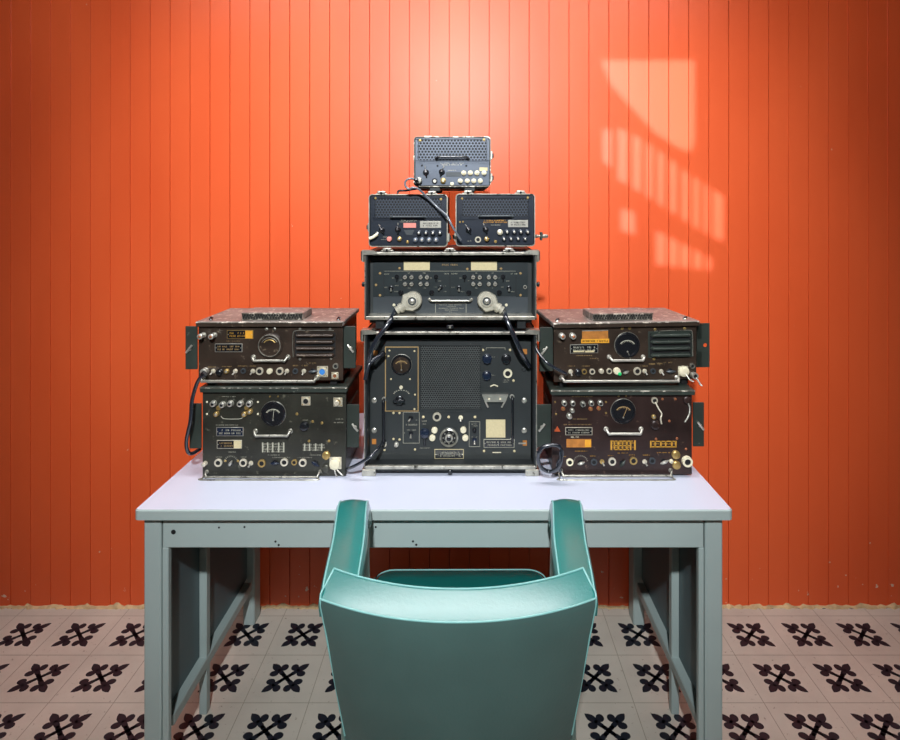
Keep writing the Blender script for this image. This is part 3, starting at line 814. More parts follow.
d.marks([(611,635,443,1.4),(611,635,447.3,1.4),(652,676,443.7,1.6),(575,588,451,1),(617,628,453,1),(657,670,452.5,.9),(560,566,456.5,.8),(608,614,455.5,.9),(629,635,455,.9),(643,650,455,1),(590,596,456,.8)],'txy')
d.ring(654.3,400.3,3.2); d.chain([(655,402,2),(658,408,2),(661,413,2),(660,418,2),(661,423,1.5)],.8,m='ring'); d.cap(655,424.5,4.5,'ro',2.5); d.post(653.5,416.5,1.8,'br',2)
d.cap(686,399,3.6,'ro',3.5); d.chain([(687,402,3),(689,408,2),(688,415,2),(684.5,421,2)],.9,m='rim')
d.screws([(662.5,399),(675.5,399),(669.3,421),(656,439),(677,438.5),(686,449)],1.3,'cu')
d.ring(569.7,462,3.5,'cr'); d.rotary(580.5,462.5,4,15,'alu',True); d.ring(593.8,461.8,3.2,'chl'); d.toggle(602,462.5,25,'br'); d.ring(612,461.3,3.8); d.rotary(622,463,4.5,50,'gr')
d.ring(633.2,460.5,3.8,'br'); d.toggle(644.5,462.5,30); d.ring(652,460.5,3.2,'chl'); d.rotary(663.5,461.5,5,20,'alu'); d.cap(675.5,454.3,4,'br',2.5); d.cap(676,464.5,4,'br',2.5); d.post(671,461,1.6,'cr',2)
d.ring(686.5,460.8,5,'cr','hole',4)
d.handle(561,670.5,473.2,r=1.1,d=6,lift=3)
g=G(); g.tube(crom([d.L(559,472,-.1),d.L(559,475.6,5),d.L(561,476.0,9),d.L(620,476.0,9),d.L(668,476.0,9),d.L(671,475.4,5),d.L(671,472,-.1)],5),.7*d.s,'rim',8); d.part(g,'guard_rail')

# --- upper right (turned a little)
TH=math.radians(5)
Yc=1.742; xc=(624-VX)/F*Yc
RUr=thing('military_radio','olive brown military radio, upper one of the right stack, with a green lamp','radio',(xc,Yc,zt_rl),TH,GRP)
d=Dev(RUr,Yc,TH)
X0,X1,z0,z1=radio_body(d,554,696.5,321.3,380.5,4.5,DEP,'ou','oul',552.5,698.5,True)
hood(d,594,655,z1)
for px in (559,688):
    g=G(); x=d.x(px); g.tube([(x-.005,.02,z1+.001),(x,.02,z1+.006),(x+.006,.02,z1+.006)],.0028,'bk',8); g.lathe((x,.02,z1),[(.005,0),(.004,.003)],'alu',10,(0,0,1)); g.build('lid_catch',d.root)
flange_ear(d,540,327,553.5,371,8,544.5); flange_ear(d,697,323,709.8,367,9,None,True)
d.post(561.5,335.5,2.4,'alu',6,'cu'); d.post(572,335.5,2.4,'alu',6,'cu')
g=G(); d.box(g,'og',582,330.5,608,341.5,-.1,.5,.1); d.box(g,'alu',582,330.2,608,330.9,0,.7); o_=d.part(g,'label_plate',label='blank orange brown plate')
g=G(); d.box(g,'yl',581,338.8,609,343,.3,.7,.1); d.part(g,'paper_strip'); d.marks([(582,608,341,1.8)],'bk',d=.85)
d.plate(570,344.2,598,353.2,'bk','alu',2,'txt',(573.5,594,'bk')); d.marks([(576,592,355.5,.9)],'tan')
g=G(); d.box(g,'crp',573,350.4,584,352,.4,.9); d.box(g,'crp',585,350.4,594,352,.4,.9); d.part(g,'paper_strip')
d.meter(627,345,12.8,needle=150); d.screws([(622.3,328.3),(629.5,328)],1.7,'br')
d.handle(609,643,359.3,r=1.2,d=5,lift=2.5,m='alu')
d.louvre(648,331,692,357.5,(335.2,341.8,348.4,355),'gr'); d.screws([(655,329.3),(684.7,328.4),(654,359)],1.5,'br')
g=G(); g.tube(crom([d.L(654,331,1),d.L(670,330.3,1),d.L(688,330,1),d.L(691.8,332,1),d.L(692.3,345,1),d.L(692.3,356,1)],3),.4*d.s,'rim',5); d.part(g,'vent_trim')
d.marks([(568,575,366,.9),(582,590,366,.9),(590,598,358.5,.8),(649,655,364,1.4),(657,663,363.5,1.2),(664,672,362.5,1.2),(640,648,366,.9)],'tan')
d.toggle(570.5,372.5,10); d.knob(578,372.3,3.2,'bk',3.5); d.ring(584,371.5,2.6,'br'); d.ring(592,371.5,2.8); d.cap(601,371,2.5,'ring',2,'indicator'); d.ring(609,371,2.8); d.cap(616.5,370.8,3.4,'cr',3,'connector')
g=G(); d.lat(g,'gn',618.5,373,[(1.9,3),(1.9,4),(1.2,4.8)],14); d.part(g,'indicator_lamp',label='green jewel lamp')
d.rotary(625,372,3.5,20,'alu'); d.ring(637,371,3.8); d.toggle(644.5,372,25); d.ring(652.7,371,2.7,'chl'); d.toggle(661,372.3,25); d.rotary(669.8,371,5,0,'chl')
d.cap(683,371,5.2,'cr',3,w=10); d.ring(692,365.8,2.6,'rim'); d.ring(693.3,375,3.2,'alu','hole',5)
d.chain([(694,377,5),(697,381,5),(697.5,382.5,5),(699,384,6)],.8); d.chain([(684,373,5),(687,378,6),(691,380,5)],.8)
d.handle(561.5,677,379.6,r=1.35,d=6,lift=2,m='alu')

# ================================================================== CENTRAL CASES
YC=1.725; REC=.048
def clasp(g,x,y,z,w=.026,m='alu'):
    g.box(x-w/2,x+w/2,y,y+.02,z,z+.004,m,.0012)
    g.box(x-w*.36,x+w*.36,y-.004,y+.014,z+.003,z+.0102,m,.002)
    g.lathe((x,y-.005,z+.0045),[(.0035,0),(.003,.003)],'bk',10)
def open_case(root,x0,x1,yt,yb,Y,rec,depth,rimw,lip,m='cs'):
    """hollow case whose panel sits recessed behind a bare metal rim; built round the front plane"""
    d=Dev(root,Y); s=d.s
    X0,X1=d.x(x0),d.x(x1); Z1,Z0=d.L(0,yt).z,d.L(0,yb).z; t=rimw*s; l=lip*s
    g=G()
    g.box(X0,X0+t,0,depth,Z0,Z1,m,.002); g.box(X1-t,X1,0,depth,Z0,Z1,m,.002)
    g.box(X0,X1,0,depth,Z1-t,Z1,m,.002); g.box(X0,X1,0,depth,Z0,Z0+t,m,.002); g.box(X0+t,X1-t,depth-.01,depth,Z0+t,Z1-t,m)
    for k in (.3,.6):
        g.box(X0-.003,X0+.001,depth*k,depth*k+.02,Z0+.01,Z1-.01,m,.001); g.box(X1-.001,X1+.003,depth*k,depth*k+.02,Z0+.01,Z1-.01,m,.001)
    g.build('case',root)
    g=G()
    g.box(X0+.002,X1-.002,-.003,.006,Z1-.010,Z1-.002,'rim',.0012)
    g.box(X0+.004,X1-.004,-.003,.004,Z0+.0005,Z0+.0105,'rim',.0012)
    g.box(X0,X0+.0032,-.0025,.005,Z0+.004,Z1-.008,'rim',.001); g.box(X1-.0032,X1,-.0025,.005,Z0+.004,Z1-.008,'rim',.001)
    g.build('rim',root)
    for sx,X in ((1,X0),(-1,X1)):
        for z,sz in ((Z1,1),):
            g=G()
            P=[(X-sx*.007,z+.004),(X+sx*.022,z+.004),(X+sx*.042,z-.006),(X-sx*.002,z-.010),(X-sx*.002,z-.030),(X-sx*.007,z-.028)]
            g.prism(P,-.007,.028,'rim'); g.prism([(X-sx*.009,z+.001),(X-sx*.009,z-.024),(X-sx*.006,z-.026),(X-sx*.006,z+.002)],-.009,.03,'cs')
            g.build('corner_guard',root)
    return d,X0,X1,Z0,Z1

# lower central
zc0=DT
CLr=mk('radio_transmitter','large black transmitter in a metal rimmed case standing at the centre of the desk','radio',450.5,YC,DT)
d,X0,X1,Z0,Z1=open_case(CLr,364,537,331,469.3,YC,REC,.40,3.2,8)
ZCL=DT+Z1+.0045
for fx in (X0-.006,X1-.034):
    for fy in (-.004,.34): g=G(); g.box(fx,fx+.04,fy,fy+.04,0,Z0+.0005,'rim',.002); g.build('foot',CLr)
g=G(); g.box(X0+.01,X1-.01,.004,.39,Z0-.008,Z0,'cs'); g.build('base_runner',CLr)
g=G(); d.lat(g,'bk',450,472,[(2.2,-2),(2.2,1),(1.4,1.6)],12); d.part(g,'case_catch')
# sloping inner sill
g=G(); a=.0105; g.add([(X0+.003,0,Z0+a),(X1-.003,0,Z0+a),(X1-.010,REC,Z0+.0045),(X0+.010,REC,Z0+.0045)],[(0,1,2,3)],'rim'); g.build('sill',CLr)
Yp=YC+REC; d.plane(Yp)
g=G(); d.box(g,'ch',370,339.5,531,461,-3,0,.3); d.part(g,'front_panel')
d.grille(420,345.5,481,409.5,2.35,'web',lift=.8,web=.26,border='ch')
# meter plate
g=G(); d.box(g,'tan',385,346.5,418.6,411.3,-.1,.35); d.box(g,'ch',386,347.5,417.7,410.4,0,.5); d.part(g,'meter_plate')
o_=d.meter(401.5,364.5,10.3,needle=-5,scale='tan',lit='ou'); d.screws([(389.5,350.5),(414.5,351),(388.5,356),(391,379),(410,379),(415,394.5),(414.5,409),(393.5,413),(399.5,413),(393.5,439),(399.5,439.5),(384.5,450),(415,449.5)],1.2,'crp')
d.marks([(396.5,406,379,1.5)],'crp'); d.cap(401.2,387.2,1.8,'cr',1.5,'indicator')
g=G()
for t in range(-80,81,20):
    a=math.radians(t); d.box(g,'txt',401.3+math.sin(a)*7.5-.5,394-math.cos(a)*4-.4,401.3+math.sin(a)*7.5+.8,394-math.cos(a)*4+.3,0,.7)
d.part(g,'switch_scale')
d.marks([(391,394,392,1),(406,412,398,1.2),(406,413,401.5,1.2),(407,412,395,1)],'txt')
g=G(); d.lat(g,'bk',399.5,400,[(4.5,0),(4.5,1.5),(3.8,2)],16); d.box(g,'bk',393.5,398.5,405.5,401.8,1.2,5.5,.7); d.box(g,'bk',396,400,403,404,1.2,4,.7); d.part(g,'selector_knob')
d.outline(403,412,419.5,443.3); d.toggle(410.8,419,-40,'bk',4); d.toggle(411,434.5,0,'bk',4.5); d.marks([(406,417,424.7,1.6),(407,410,430,1),(412,416,430,1),(404,406,433,1),(415,418,420,1)],'txt')
d.vhandle(384.3,399,443,1.4,7); d.vhandle(512,396.5,440,1.4,7)
g=G(); d.lat(g,'ring',384.5,444.5,[(2.2,0),(2.2,1)],12); d.part(g,'handle_boss')
for p in ((374.2,400.5),(374.2,430.5),(524.3,400.5),(524.3,430.5),(374,369),(524,369)):
    g=G(); d.lat(g,'alu' if p[1]>380 else 'ch',p[0],p[1],[(2.6,-.2),(2.6,.5),(1.9,.9),(1.5,2.2)],14); d.part(g,'panel_bolt')
d.post(396.5,444,1.8,'alu',4); 
d.ring(437,416.5,4.2,'ring','hole',2.2); d.screws([(423.3,417),(448.7,417),(475,417)],1.4,'crp'); d.toggle(460.7,418.5,0,'cr',3.5)
g=G(); d.box(g,'txt',425,410.8,465,411.1,-.05,.15); d.part(g,'outline_marking'); d.marks([(422,427,421,1.4),(422,426,424,1),(420,430,452-4,.8)],'txt')
d.knob(424.8,433,4.3,'nb',4); g=G(); d.box(g,'bk',423.5,437,426,445,0,2,.5); d.part(g,'pointer'); 
d.cap(434.6,429.8,3,'cr',2.5,'button'); d.cap(432.4,437.5,3,'cr',2.5,'button'); d.cap(463.3,429.6,3,'cr',2.5,'button'); d.cap(465.3,437.5,3,'cr',2.5,'button')
g=G(); d.lat(g,'ch',449,437,[(10,-.2),(10,1),(9.2,1.4)],32); d.lat(g,'rim',449,437,[(9.4,0),(9.2,3),(8,3.6),(7.4,3),(7.2,2)],32); o_=d.part(g,'coaxial_socket')
g=G(); d.lat(g,'hole',449,437,[(7.2,.5),(7.1,2.2)],28); d.lat(g,'alu',449,437,[(4.2,1),(4.0,4.6),(3.2,5.2),(2.6,5)],20); d.lat(g,'bk',449,437,[(2.4,2),(2.2,6),(1.2,6.6)],16)
for k in range(8):
    a=2*PI*k/8; d.lat(g,'rim',449+math.cos(a)*5.7,437+math.sin(a)*5.7,[(.8,1.5),(.6,3.2)],8)
d.part(g,'socket_core',o_)
d.outline(469,421.5,480,446.8); d.knob(474.3,429.8,1.9,'bk',3); d.toggle(474.5,441,0,'nb',4); d.marks([(471.5,477,424,1),(471.5,477.5,425.8,1),(471,473,437,.8),(476,478,437,.8)],'txt')
d.plate(434.5,449,463.8,458.7,'bk','crp',2,'txt')
d.knob(487,358.7,4.3,'nb',4); d.knob(506.2,358.7,4.3,'bk',4); d.knob(486.7,375.3,4.0,'nb',4); d.ring(507.7,373.3,4.4,'cr','hole',1.6); d.screws([(483,350),(510,350),(513.5,380.6),(484,451),(514.3,451)],1.3,'crp')
g=G(); d.box(g,'txt',486,347.6,505,347.9,-.05,.15); d.box(g,'txt',486,347.6,486.3,350,-.05,.15); d.box(g,'txt',505,347.6,505.3,350,-.05,.15); d.part(g,'outline_marking')
d.marks([(504,509,380,1),(491,495,357,.8),(491,495,375,.8),(503,509,382,.9)],'txt')
g=G(); A=[d.L(*p) for p in ((482,394.2),(508,394.2),(505.5,401),(484.8,401))]; g.prism([(p.x,p.z) for p in A],A[0].y-.010,A[0].y,'alu')
for a,b in (((485,400),(488,406.5)),((505,400),(501.5,406.5))): g.tube([d.L(*a,2.5),d.L(*b,3)],.9*d.s,'alu',8)
for x in (489,500): d.lat(g,'cr',x,398,[(1.2,3),(1,4.2)],10)
d.part(g,'lamp_bracket')
g=G(); g.tube(crom([d.L(490.5,386.3,.3),d.L(494,384.8,.8),d.L(497.8,386.3,.3)],4),.7*d.s,'cr',6); d.part(g,'finger_catch')
g=G(); d.box(g,'crp',486,419.5,505.3,437.4,-.1,.4); d.part(g,'paper_label',label='blank square cream label')
d.plate(483.6,439,514.5,447.6,'bk','txt',2,'txt'); g=G(); d.box(g,'cr',492.5,452,501,452.8,0,.4); d.part(g,'scratch_mark')
for p in ((375.5,353,.0),(524.8,351.5,0),(374,441.5,0),(524.7,443,0)):
    g=G(); d.box(g,'og',p[0]-2,p[1]-2.6,p[0]+2.2,p[1]+2.6,-.1,.4); d.part(g,'yellow_tape')
g=G(); d.box(g,'rim',518.5,442.4,526,443.8,.4,1); d.part(g,'panel_latch')

# upper central
CUr=mk('radio_receiver','wide black receiver with two round cable plugs, stacked on top of the large transmitter','radio',450.5,YC,ZCL)
d,X0,X1,Z0,Z1=open_case(CUr,364.5,536.5,251.5,320,YC,REC,.40,3.2,4)
ZCU=ZCL+Z1
for fx in (X0+.03,X1-.055):
    g=G(); g.box(fx,fx+.025,.01,.36,0,Z0,'cs',.001); g.build('foot',CUr)
g=G(); g.box(X0+.01,X1-.01,.03,.38,Z0-.014,Z0,'cs'); g.build('base_runner',CUr)
g=G(); x=d.x(450); g.box(x-.010,x+.010,-.002,.02,.001,.012,'bk',.002); g.lathe((x,-.002,.007),[(.004,0),(.003,.004)],'rim',10); g.build('case_catch',CUr)
g=G(); a=.0105; g.add([(X0+.003,0,Z0+a),(X1-.003,0,Z0+a),(X1-.010,REC,Z0+a+.002),(X0+.010,REC,Z0+a+.002)],[(0,1,2,3)],'rim'); g.build('sill',CUr)
for sx,X in ((-1,X0),(1,X1)):
    g=G(); p=d.L(0,285.5); g.lathe((X+sx*.001,.03,p.z),[(.005,0),(.005,.004),(.0075,.005),(.0075,.010),(.004,.012)],'bk',14,(sx,0,0)); g.build('side_stud',CUr)
d.plane(YC+REC)
g=G(); d.box(g,'ch',367.5,257,533.5,317,-3,-.3,.2); d.box(g,'uch',373,261.3,528,297,-.5,0,.2); d.box(g,'chl',373,297,528,313.6,-.5,0.05,.2); d.part(g,'front_panel')
for x0_,x1_ in ((403.8,429.8),(471,497)):
    g=G(); d.box(g,'crp',x0_,261.3,x1_,270.2,-.1,.4); d.part(g,'paper_label',label='blank cream paper label')
d.marks([(442,449,264.7,2),(450.8,458,264.7,2)],'tan')
for a in (384,450):
    g=G(); d.box(g,'txt',a,271,a+66,271.25,-.05,.15); d.box(g,'chl',a,296.4,a+66,297,-.05,.3); d.box(g,'hole',a-.2,271,a+.2,297,-.05,.15); d.part(g,'outline_marking')
g=G(); d.box(g,'hole',515.8,271,516.2,297,-.05,.15); d.part(g,'outline_marking')
for bx in (405,411.6,420.6,427,473.2,479.8,488.8,495.2):
    for by in (277.3,284.1):
        g=G(); d.lat(g,'bk',bx,by,[(2.6,-.1),(2.6,.6),(2.2,.7)],14); d.lat(g,'alu',bx,by,[(2.1,0),(2.1,1.6),(1.5,2.2)],14); d.box(g,'bk',bx-1.1,by-.25,bx+1.1,by+.25,1.5,2.4); d.part(g,'push_button')
for p in ((397,276.5),(436,276.5),(464.5,276.5),(503,276.5)):
    g=G(); d.lat(g,'bk',*p,[(2.1,0),(2.1,2),(1.6,2.5)],14); d.box(g,'bk',p[0]-.6,p[1],p[0]+.6,p[1]+5,.5,2,.3); d.part(g,'pointer_knob')
for p,a in (((391,289),10),((440.5,288.5),-40),((459,289),0),((509,289),0)): d.toggle(*p,a,'bk',3.5)
for p in ((401,292.5),(431.7,292.5),(468.8,292.5),(499.2,292.5)): d.knob(*p,2.2,'bk',2.5)
d.screws([(399.5,268.3),(380,273.3),(380,295.3),(467.3,269),(501,268.7),(520.5,273.3),(520.5,295.2),(376,285)],1.3,'tan'); d.screws([(394,305),(506.3,305)],1.5,'cr'); d.ring(525,287,1.8,'rim')
d.marks([(384,388,274,1),(388,389.6,274,1),(443.5,449,273.7,1.2),(451.5,457,273.7,1.2),(511,517,273.8,1.2),(408,410.5,273,1.3),(423,425.5,273,1.3),(475.5,478,273,1.3),(491,493.5,273,1.3),(392,394,278,.9),(400,402,280,.9),(430,432,278,.9),(438.5,441,281,.9),(459.5,462,278,.9),(468,470,280.5,.9),(497.5,500,278,.9),(506,509,281,.9),(384,387,287.3,1),(395,398,285.5,.9),(394.5,398,291.5,.9),(434,437,287,.9),(443.5,446,286,.9),(444,447,291.5,.9),(451.5,454,287.3,.9),(461,464,291.5,.9),(501,504,287,.9),(511.5,515,291.5,.9),(408,410.5,288,.8),(423,426,288,.8),(475.5,478,288,.8),(491,493.5,288,.8)],'txt')
d.handle(429.5,471.5,300,r=.9,d=5,lift=.6,m='alu')
d.outline(435.3,303,466.3,313.3,.4,'txt'); d.marks([(439,462,304.8,1),(447,457,306.6,1),(438,464,308.3,1),(445,458,310,1),(449.5,452,311.8,.9)],'txt')
# clasps that latch the small sets down
for px in (387,450,509):
    g=G(); clasp(g,d.o.x*0+((px-VX)/F*YC-d.o.x),.0,Z1,.034); g.build('clasp',CUr)

# plugs with their cables
def plug(px,py,sx,cable,label):
    Y0=YC+REC; r=thing('cable_plug',label,'plug',pt(px,py,Y0),0,'round grey plugs on the wide receiver')
    o=r.location; s=Y0/F
    ang=math.radians(32)
    dirv=Vector((-sx*math.cos(ang)*-1 if False else sx*math.cos(ang),0,-math.sin(ang)))
    per=Vector((-dirv.z,0,dirv.x))
    g=G(); P=[]
    # rounded body with one squared corner towards the gland
    for k in range(15):
        t=math.radians(90+180*k/14); P.append(dirv*math.cos(t)*9.5*s+per*math.sin(t)*9*s)
    P+= [dirv*5*s-per*10*s, dirv*11*s-per*8*s*.5, dirv*11*s+per*4*s, dirv*5*s+per*9*s]
    n=len(P); vs=[]
    for yy,f in ((0,.96),(-.004,1),(-.020,1),(-.025,.9)):
        for p in P: vs.append(Vector((p.x*f,yy,p.z*f)))
    fs=[(l*n+i,l*n+(i+1)%n,(l+1)*n+(i+1)%n,(l+1)*n+i) for l in range(3) for i in range(n)]+[tuple(range(n)),tuple(range(3*n,4*n))]
    g.add(vs,fs,'rimc',False); g.build('plug_body',r)
    g=G(); g.lathe((0,-.025,0),[(6*s,0),(5.6*s,.004),(4.2*s,.0045),(4.0*s,.001)],'rimc',24,cap=False); g.lathe((0,-.0255,0),[(4.1*s,0),(4.0*s,.0012)],'chl',24); g.lathe((0,-.025,0),[(3*s,0),(2.6*s,.006),(1.6*s,.008)],'alu',12); g.build('centre_screw',r)
    g=G(); c=dirv*8*s+Vector((0,-.014,0)); g.lathe(c,[(4.6*s,0),(4.4*s,4*s),(5*s,4.2*s),(5*s,6.8*s),(3.6*s,7.2*s),(3.6*s,8.6*s),(4.1*s,8.8*s),(4.1*s,10.5*s)],'rimc',18,tuple(dirv)); g.build('cable_gland',r)
    st=c+dirv*9.5*s
    pts=[st,st+dirv*3*s]+[pt(*p)-o for p in cable]
    g=G(); g.tube(crom(pts,8),2.35*s,'rub2',12); g.build('cord',r)
    return r
M['rimc']=mat('chalky cast grey plug metal',srgb(172,168,152),.5,.15,.15,60,.2,120,wear=srgb(120,116,104),wearamt=.36)
M['rub3']=mat('highlight grey cord',srgb(104,110,118),.3,0,.1,30,spec=.8,coat=.5)  # cord grey lightened to carry its white highlight
M['rub2']=mat('slate rubber sheathed cable',srgb(24,29,38),.22,0,.1,30,spec=.9,coat=.5)
plug(413,300,-1,[(390,321,1.715),(379,336,1.70),(371,351,1.70),(369,362,1.712)],'round grey plug on the left, its slate cable dropping to the transmitter edge')
plug(486.5,300,1,[(506,318,1.715),(514,336,1.70),(521,352,1.71),(529,366,1.75)],'round grey plug on the right, its slate cable dropping to the transmitter edge')

def cord(name,label,pts,r,m='rub',ends=(),grp=None):
    P=[pt(*p) for p in pts]; o=P[0].copy()
    g=G(); g.tube(crom([p-o for p in P],8),r,m,10)
    for i,rr,l in ends:
        p=P[i]-o; q=P[i+1 if i>=0 and i<len(P)-1 else i-1]-o; dd=(q-p).normalized()
        g.tube([p,p+dd*l*.7,p+dd*l],[rr,rr,rr*.7],'bk',12)
    ob=g.build(name); ob.location=o; return tag(ob,label,'cable',grp)

cord('power_cord','thick black cord end angled into the transmitter at upper left',[(384,353,1.745),(378,357,1.725),(370,363,1.712),(367,371,1.705),(365,380,1.700)],.006,'rub',((0,.0075,.016),))
cord('power_cord','black cord leaving the transmitter at lower left towards the radio beside it',[(384,441,1.765),(379,447,1.715),(371,456,1.69),(360,463,1.69),(350,468,1.70),(344.5,470,1.735)],.0045,'rub2',((0,.0065,.018),))
cord('power_cord','black cord hanging down beside the left stack joining its two radios',[(205,373,1.690),(200,378,1.690),(196,386,1.700),(192,401,1.705),(190.5,420,1.705),(186.5,440,1.71),(187.5,451,1.715),(192,453.5,1.73),(200,449,1.76)],.0052,'rub',((0,.0085,.012),))
cord('power_cord','black cord running from beside the central cases to the upper right radio',[(535,345,1.735),(538,352,1.715),(545,361,1.69),(555,368,1.685),(565,373,1.685),(567,375,1.71)],.0042,'rub2',((0,.006,.01),))
cord('power_cord','black cord coiled in a loop at the left end of the lower right radio',[(560,471,1.70),(558,464,1.675),(562,455,1.665),(560,447,1.66),(552,445,1.66),(542,448,1.66),(538,457,1.665),(541,467,1.67),(549,471.5,1.675),(557,469,1.66),(561,461,1.655),(561,451,1.655)],.0056,'rub2')

# ================================================================== THREE SMALL SETS
GS='small rounded black sets stacked in a pyramid on the receiver'
YS=1.735
def small_set(x0,x1,yt,yb,label,face,zbase,feet,grilm,tilt=0.):
    cx=(x0+x1)/2; r=thing('radio_control_set',label,'radio',((cx-VX)/F*YS,YS,zbase),0,GS)
    r.rotation_euler=(0,tilt,0)
    d=Dev(r,YS); s=d.s
    Z1,Z0=d.L(0,yt).z,d.L(0,yb).z; X0,X1=d.x(x0),d.x(x1)
    # rounded shell
    P=rrect(X0,X1,Z0,Z1,.010,6); n=len(P); dep=.19
    def rr(ins,y): return [(x,y,z) for x,z in rrect(X0+ins,X1-ins,Z0+ins,Z1-ins,max(.010-ins,.003),6)]
    g=G(); L=[rr(.0,0),rr(0,dep),rr(.004,dep+.003)]
    vs=sum(L,[]); fs=[(l*n+i,l*n+(i+1)%n,(l+1)*n+(i+1)%n,(l+1)*n+i) for l in range(2) for i in range(n)]+[tuple(range(2*n,3*n))]
    L2=[rr(.0025,0),rr(.0035,.012)]; b=len(vs); vs+=sum(L2,[])
    fs+=[(i,(i+1)%n,b+(i+1)%n,b+i) for i in range(n)]+[(b+i,b+(i+1)%n,b+n+(i+1)%n,b+n+i) for i in range(n)]
    g.add(vs,fs,'cs',True); g.build('case',r)
    g=G(); L=[rr(-.001,.004),rr(-.001,-.002),rr(.0014,-.002),rr(.0022,.004)]; vs=sum(L,[])
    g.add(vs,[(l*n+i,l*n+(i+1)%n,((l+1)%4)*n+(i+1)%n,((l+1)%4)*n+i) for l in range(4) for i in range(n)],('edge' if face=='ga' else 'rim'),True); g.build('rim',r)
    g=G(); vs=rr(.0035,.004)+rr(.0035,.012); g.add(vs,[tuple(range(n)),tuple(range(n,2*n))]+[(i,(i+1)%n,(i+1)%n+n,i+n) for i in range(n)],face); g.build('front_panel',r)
    d.plane(YS+.004)
    return r,d,X0,X1,Z0,Z1
def posts(d,xs,y,m='rim',cap='cr',r=2.0):
    for x in xs: d.post(x,y,r,m,3,cap,'binding_post')
def ptrknob(d,px,py,r=3.2,ang=0,m='bk'):
    g=G(); d.lat(g,m,px,py,[(r,-.1),(r,1),(r*.7,1.4),(r*.6,3.5)],18)
    a=math.radians(ang); ux,uy=math.sin(a),math.cos(a)
    g.tube([d.L(px-ux*r*1.2,py-uy*r*1.2,2.5),d.L(px,py,3.8),d.L(px+ux*r*1.5,py+uy*r*1.5,2.2)],[.5*d.s,1.5*d.s,.6*d.s],m,8)
    g.tube([d.L(px-ux*r*1.5,py-uy*r*1.5,.3),d.L(px-ux*r*2.2,py-uy*r*2.2,.3)],.5*d.s,'alu',6)
    d.part(g,'pointer_knob')
def side_latch(r,X,sx,z,dep=.05):
    g=G(); g.box(X,X+sx*.006,.01,.01+dep,z-.012,z+.012,'rim',.001); g.box(X+sx*.005,X+sx*.010,.015,.04,z-.006,z+.006,'cs',.001); g.build('side_latch',r)

zB=ZCU+.0105
B,d,X0,X1,Z0,Z1=small_set(369,447.3,194.5,246.5,'blue black small radio set, lower left of the pyramid, with a salmon button','nv',zB,True,'ga')
Z1B=Z1
def common(r,d,X0,X1,Z0,Z1,y,top=True):
    for px in (X0+.035,X1-.045):
        g=G(); g.box(px-.008,px+.008,.0,.02,-.0015,max(Z0,.002)+.001,'rim',.001); g.build('foot',r)
    if top:
        for px in (X0+.035,X1-.045): pass
for x in (X0+.03,X1-.06):
    for y in (.02,.14): g=G(); g.box(x,x+.03,y,y+.03,0,Z0+.001,'cs',.001); g.build('foot',B)
for px in (381.5,432):
    g=G(); clasp(g,d.x(px),.0,Z1,.033); g.build('clasp',B)
side_latch(B,X0,-1,(Z0+Z1)/2-.02); side_latch(B,X1,1,(Z0+Z1)/2-.05)
d.grille(374.5,198.2,442.5,218.2,3.0,'webn',lift=.6,web=.28,border='nv')
d.screws([(375.5,198),(441,199),(407.5,242)],1.6,'br')
d.handle(391,425,216.8,r=1.0,d=5,lift=-.5,m='chl')
d.marks([(401,417,220.4,1),(400,415,221.8,.8),(383,387,237,1),(381,386,239.5,.8)],'txt')
g=G(); d.box(g,'pk',403.5,223,416,227.7,-.1,.3); d.part(g,'label_plate',label='salmon label plate')
d.plate(420,221,441,228,'alu','alu',2,'bk'); ptrknob(d,382,230,3,30); ptrknob(d,398,229.5,3,0)
g=G(); A=[d.L(*p) for p in ((404,230),(414.5,230),(412,235),(406.5,235))]; g.prism([(p.x,p.z) for p in A],A[0].y-.001,A[0].y,'chl'); d.part(g,'label_plate')
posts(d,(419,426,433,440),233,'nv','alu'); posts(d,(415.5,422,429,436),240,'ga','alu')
d.cap(389.5,239,2.5,'pk',2.5,'push_button'); d.post(399.5,239,1.8,'br',2.5,'alu')
g=G(); g.tube([d.L(378,234,4),d.L(374,237,5),d.L(370,238.5,5)],.0045,'cr',10); g.tube([d.L(378,233,1),d.L(375,237,5)],.004,'alu',8); d.part(g,'cable_stub')

C_,d,X0,X1,Z0,Z1=small_set(456,534.8,194,246,'blue black small radio set, lower right of the pyramid, with orange lettering','nv',zB,True,'ga')
for x in (X0+.03,X1-.06):
    for y in (.02,.14): g=G(); g.box(x,x+.03,y,y+.03,0,Z0+.001,'cs',.001); g.build('foot',C_)
for px in (468,520.5):
    g=G(); clasp(g,d.x(px),.0,Z1,.033); g.build('clasp',C_)
side_latch(C_,X0,-1,(Z0+Z1)/2-.05,.04)
g=G(); p=d.L(0,236.5); g.lathe((X1,.03,p.z),[(.006,0),(.005,.012),(.004,.014),(.004,.018),(.011,.020),(.011,.024),(.006,.026),(.006,.038),(.004,.042)],'rim',14,(1,0,0))
g.box(X1+.019,X1+.025,.018,.042,p.z-.012,p.z+.012,'gr',.001); g.build('side_stud',C_)
d.grille(461.5,198.2,529,217.5,3.0,'webn',lift=.6,web=.28,border='nv')
d.screws([(462,198.5),(527.7,197.7),(495.5,241.6)],1.6,'br'); d.handle(479.5,512,216,r=1.0,d=5,lift=-.5,m='chl')
d.marks([(484,505,220.4,1.3),(483.5,507,222.2,1.3)],'yl'); d.marks([(491,502,225,1),(466,471,241,1)],'txt')
d.plate(508,220,528,227.2,'alu','alu',2,'bk'); ptrknob(d,468.5,230,3,30); ptrknob(d,485.5,229.5,3,20)
d.post(500,232.3,2.3,'ring',3,'cr'); posts(d,(507,514,520.8,527.5),232,'nv','alu'); posts(d,(504,511,518,525),239,'nv','alu',1.8)
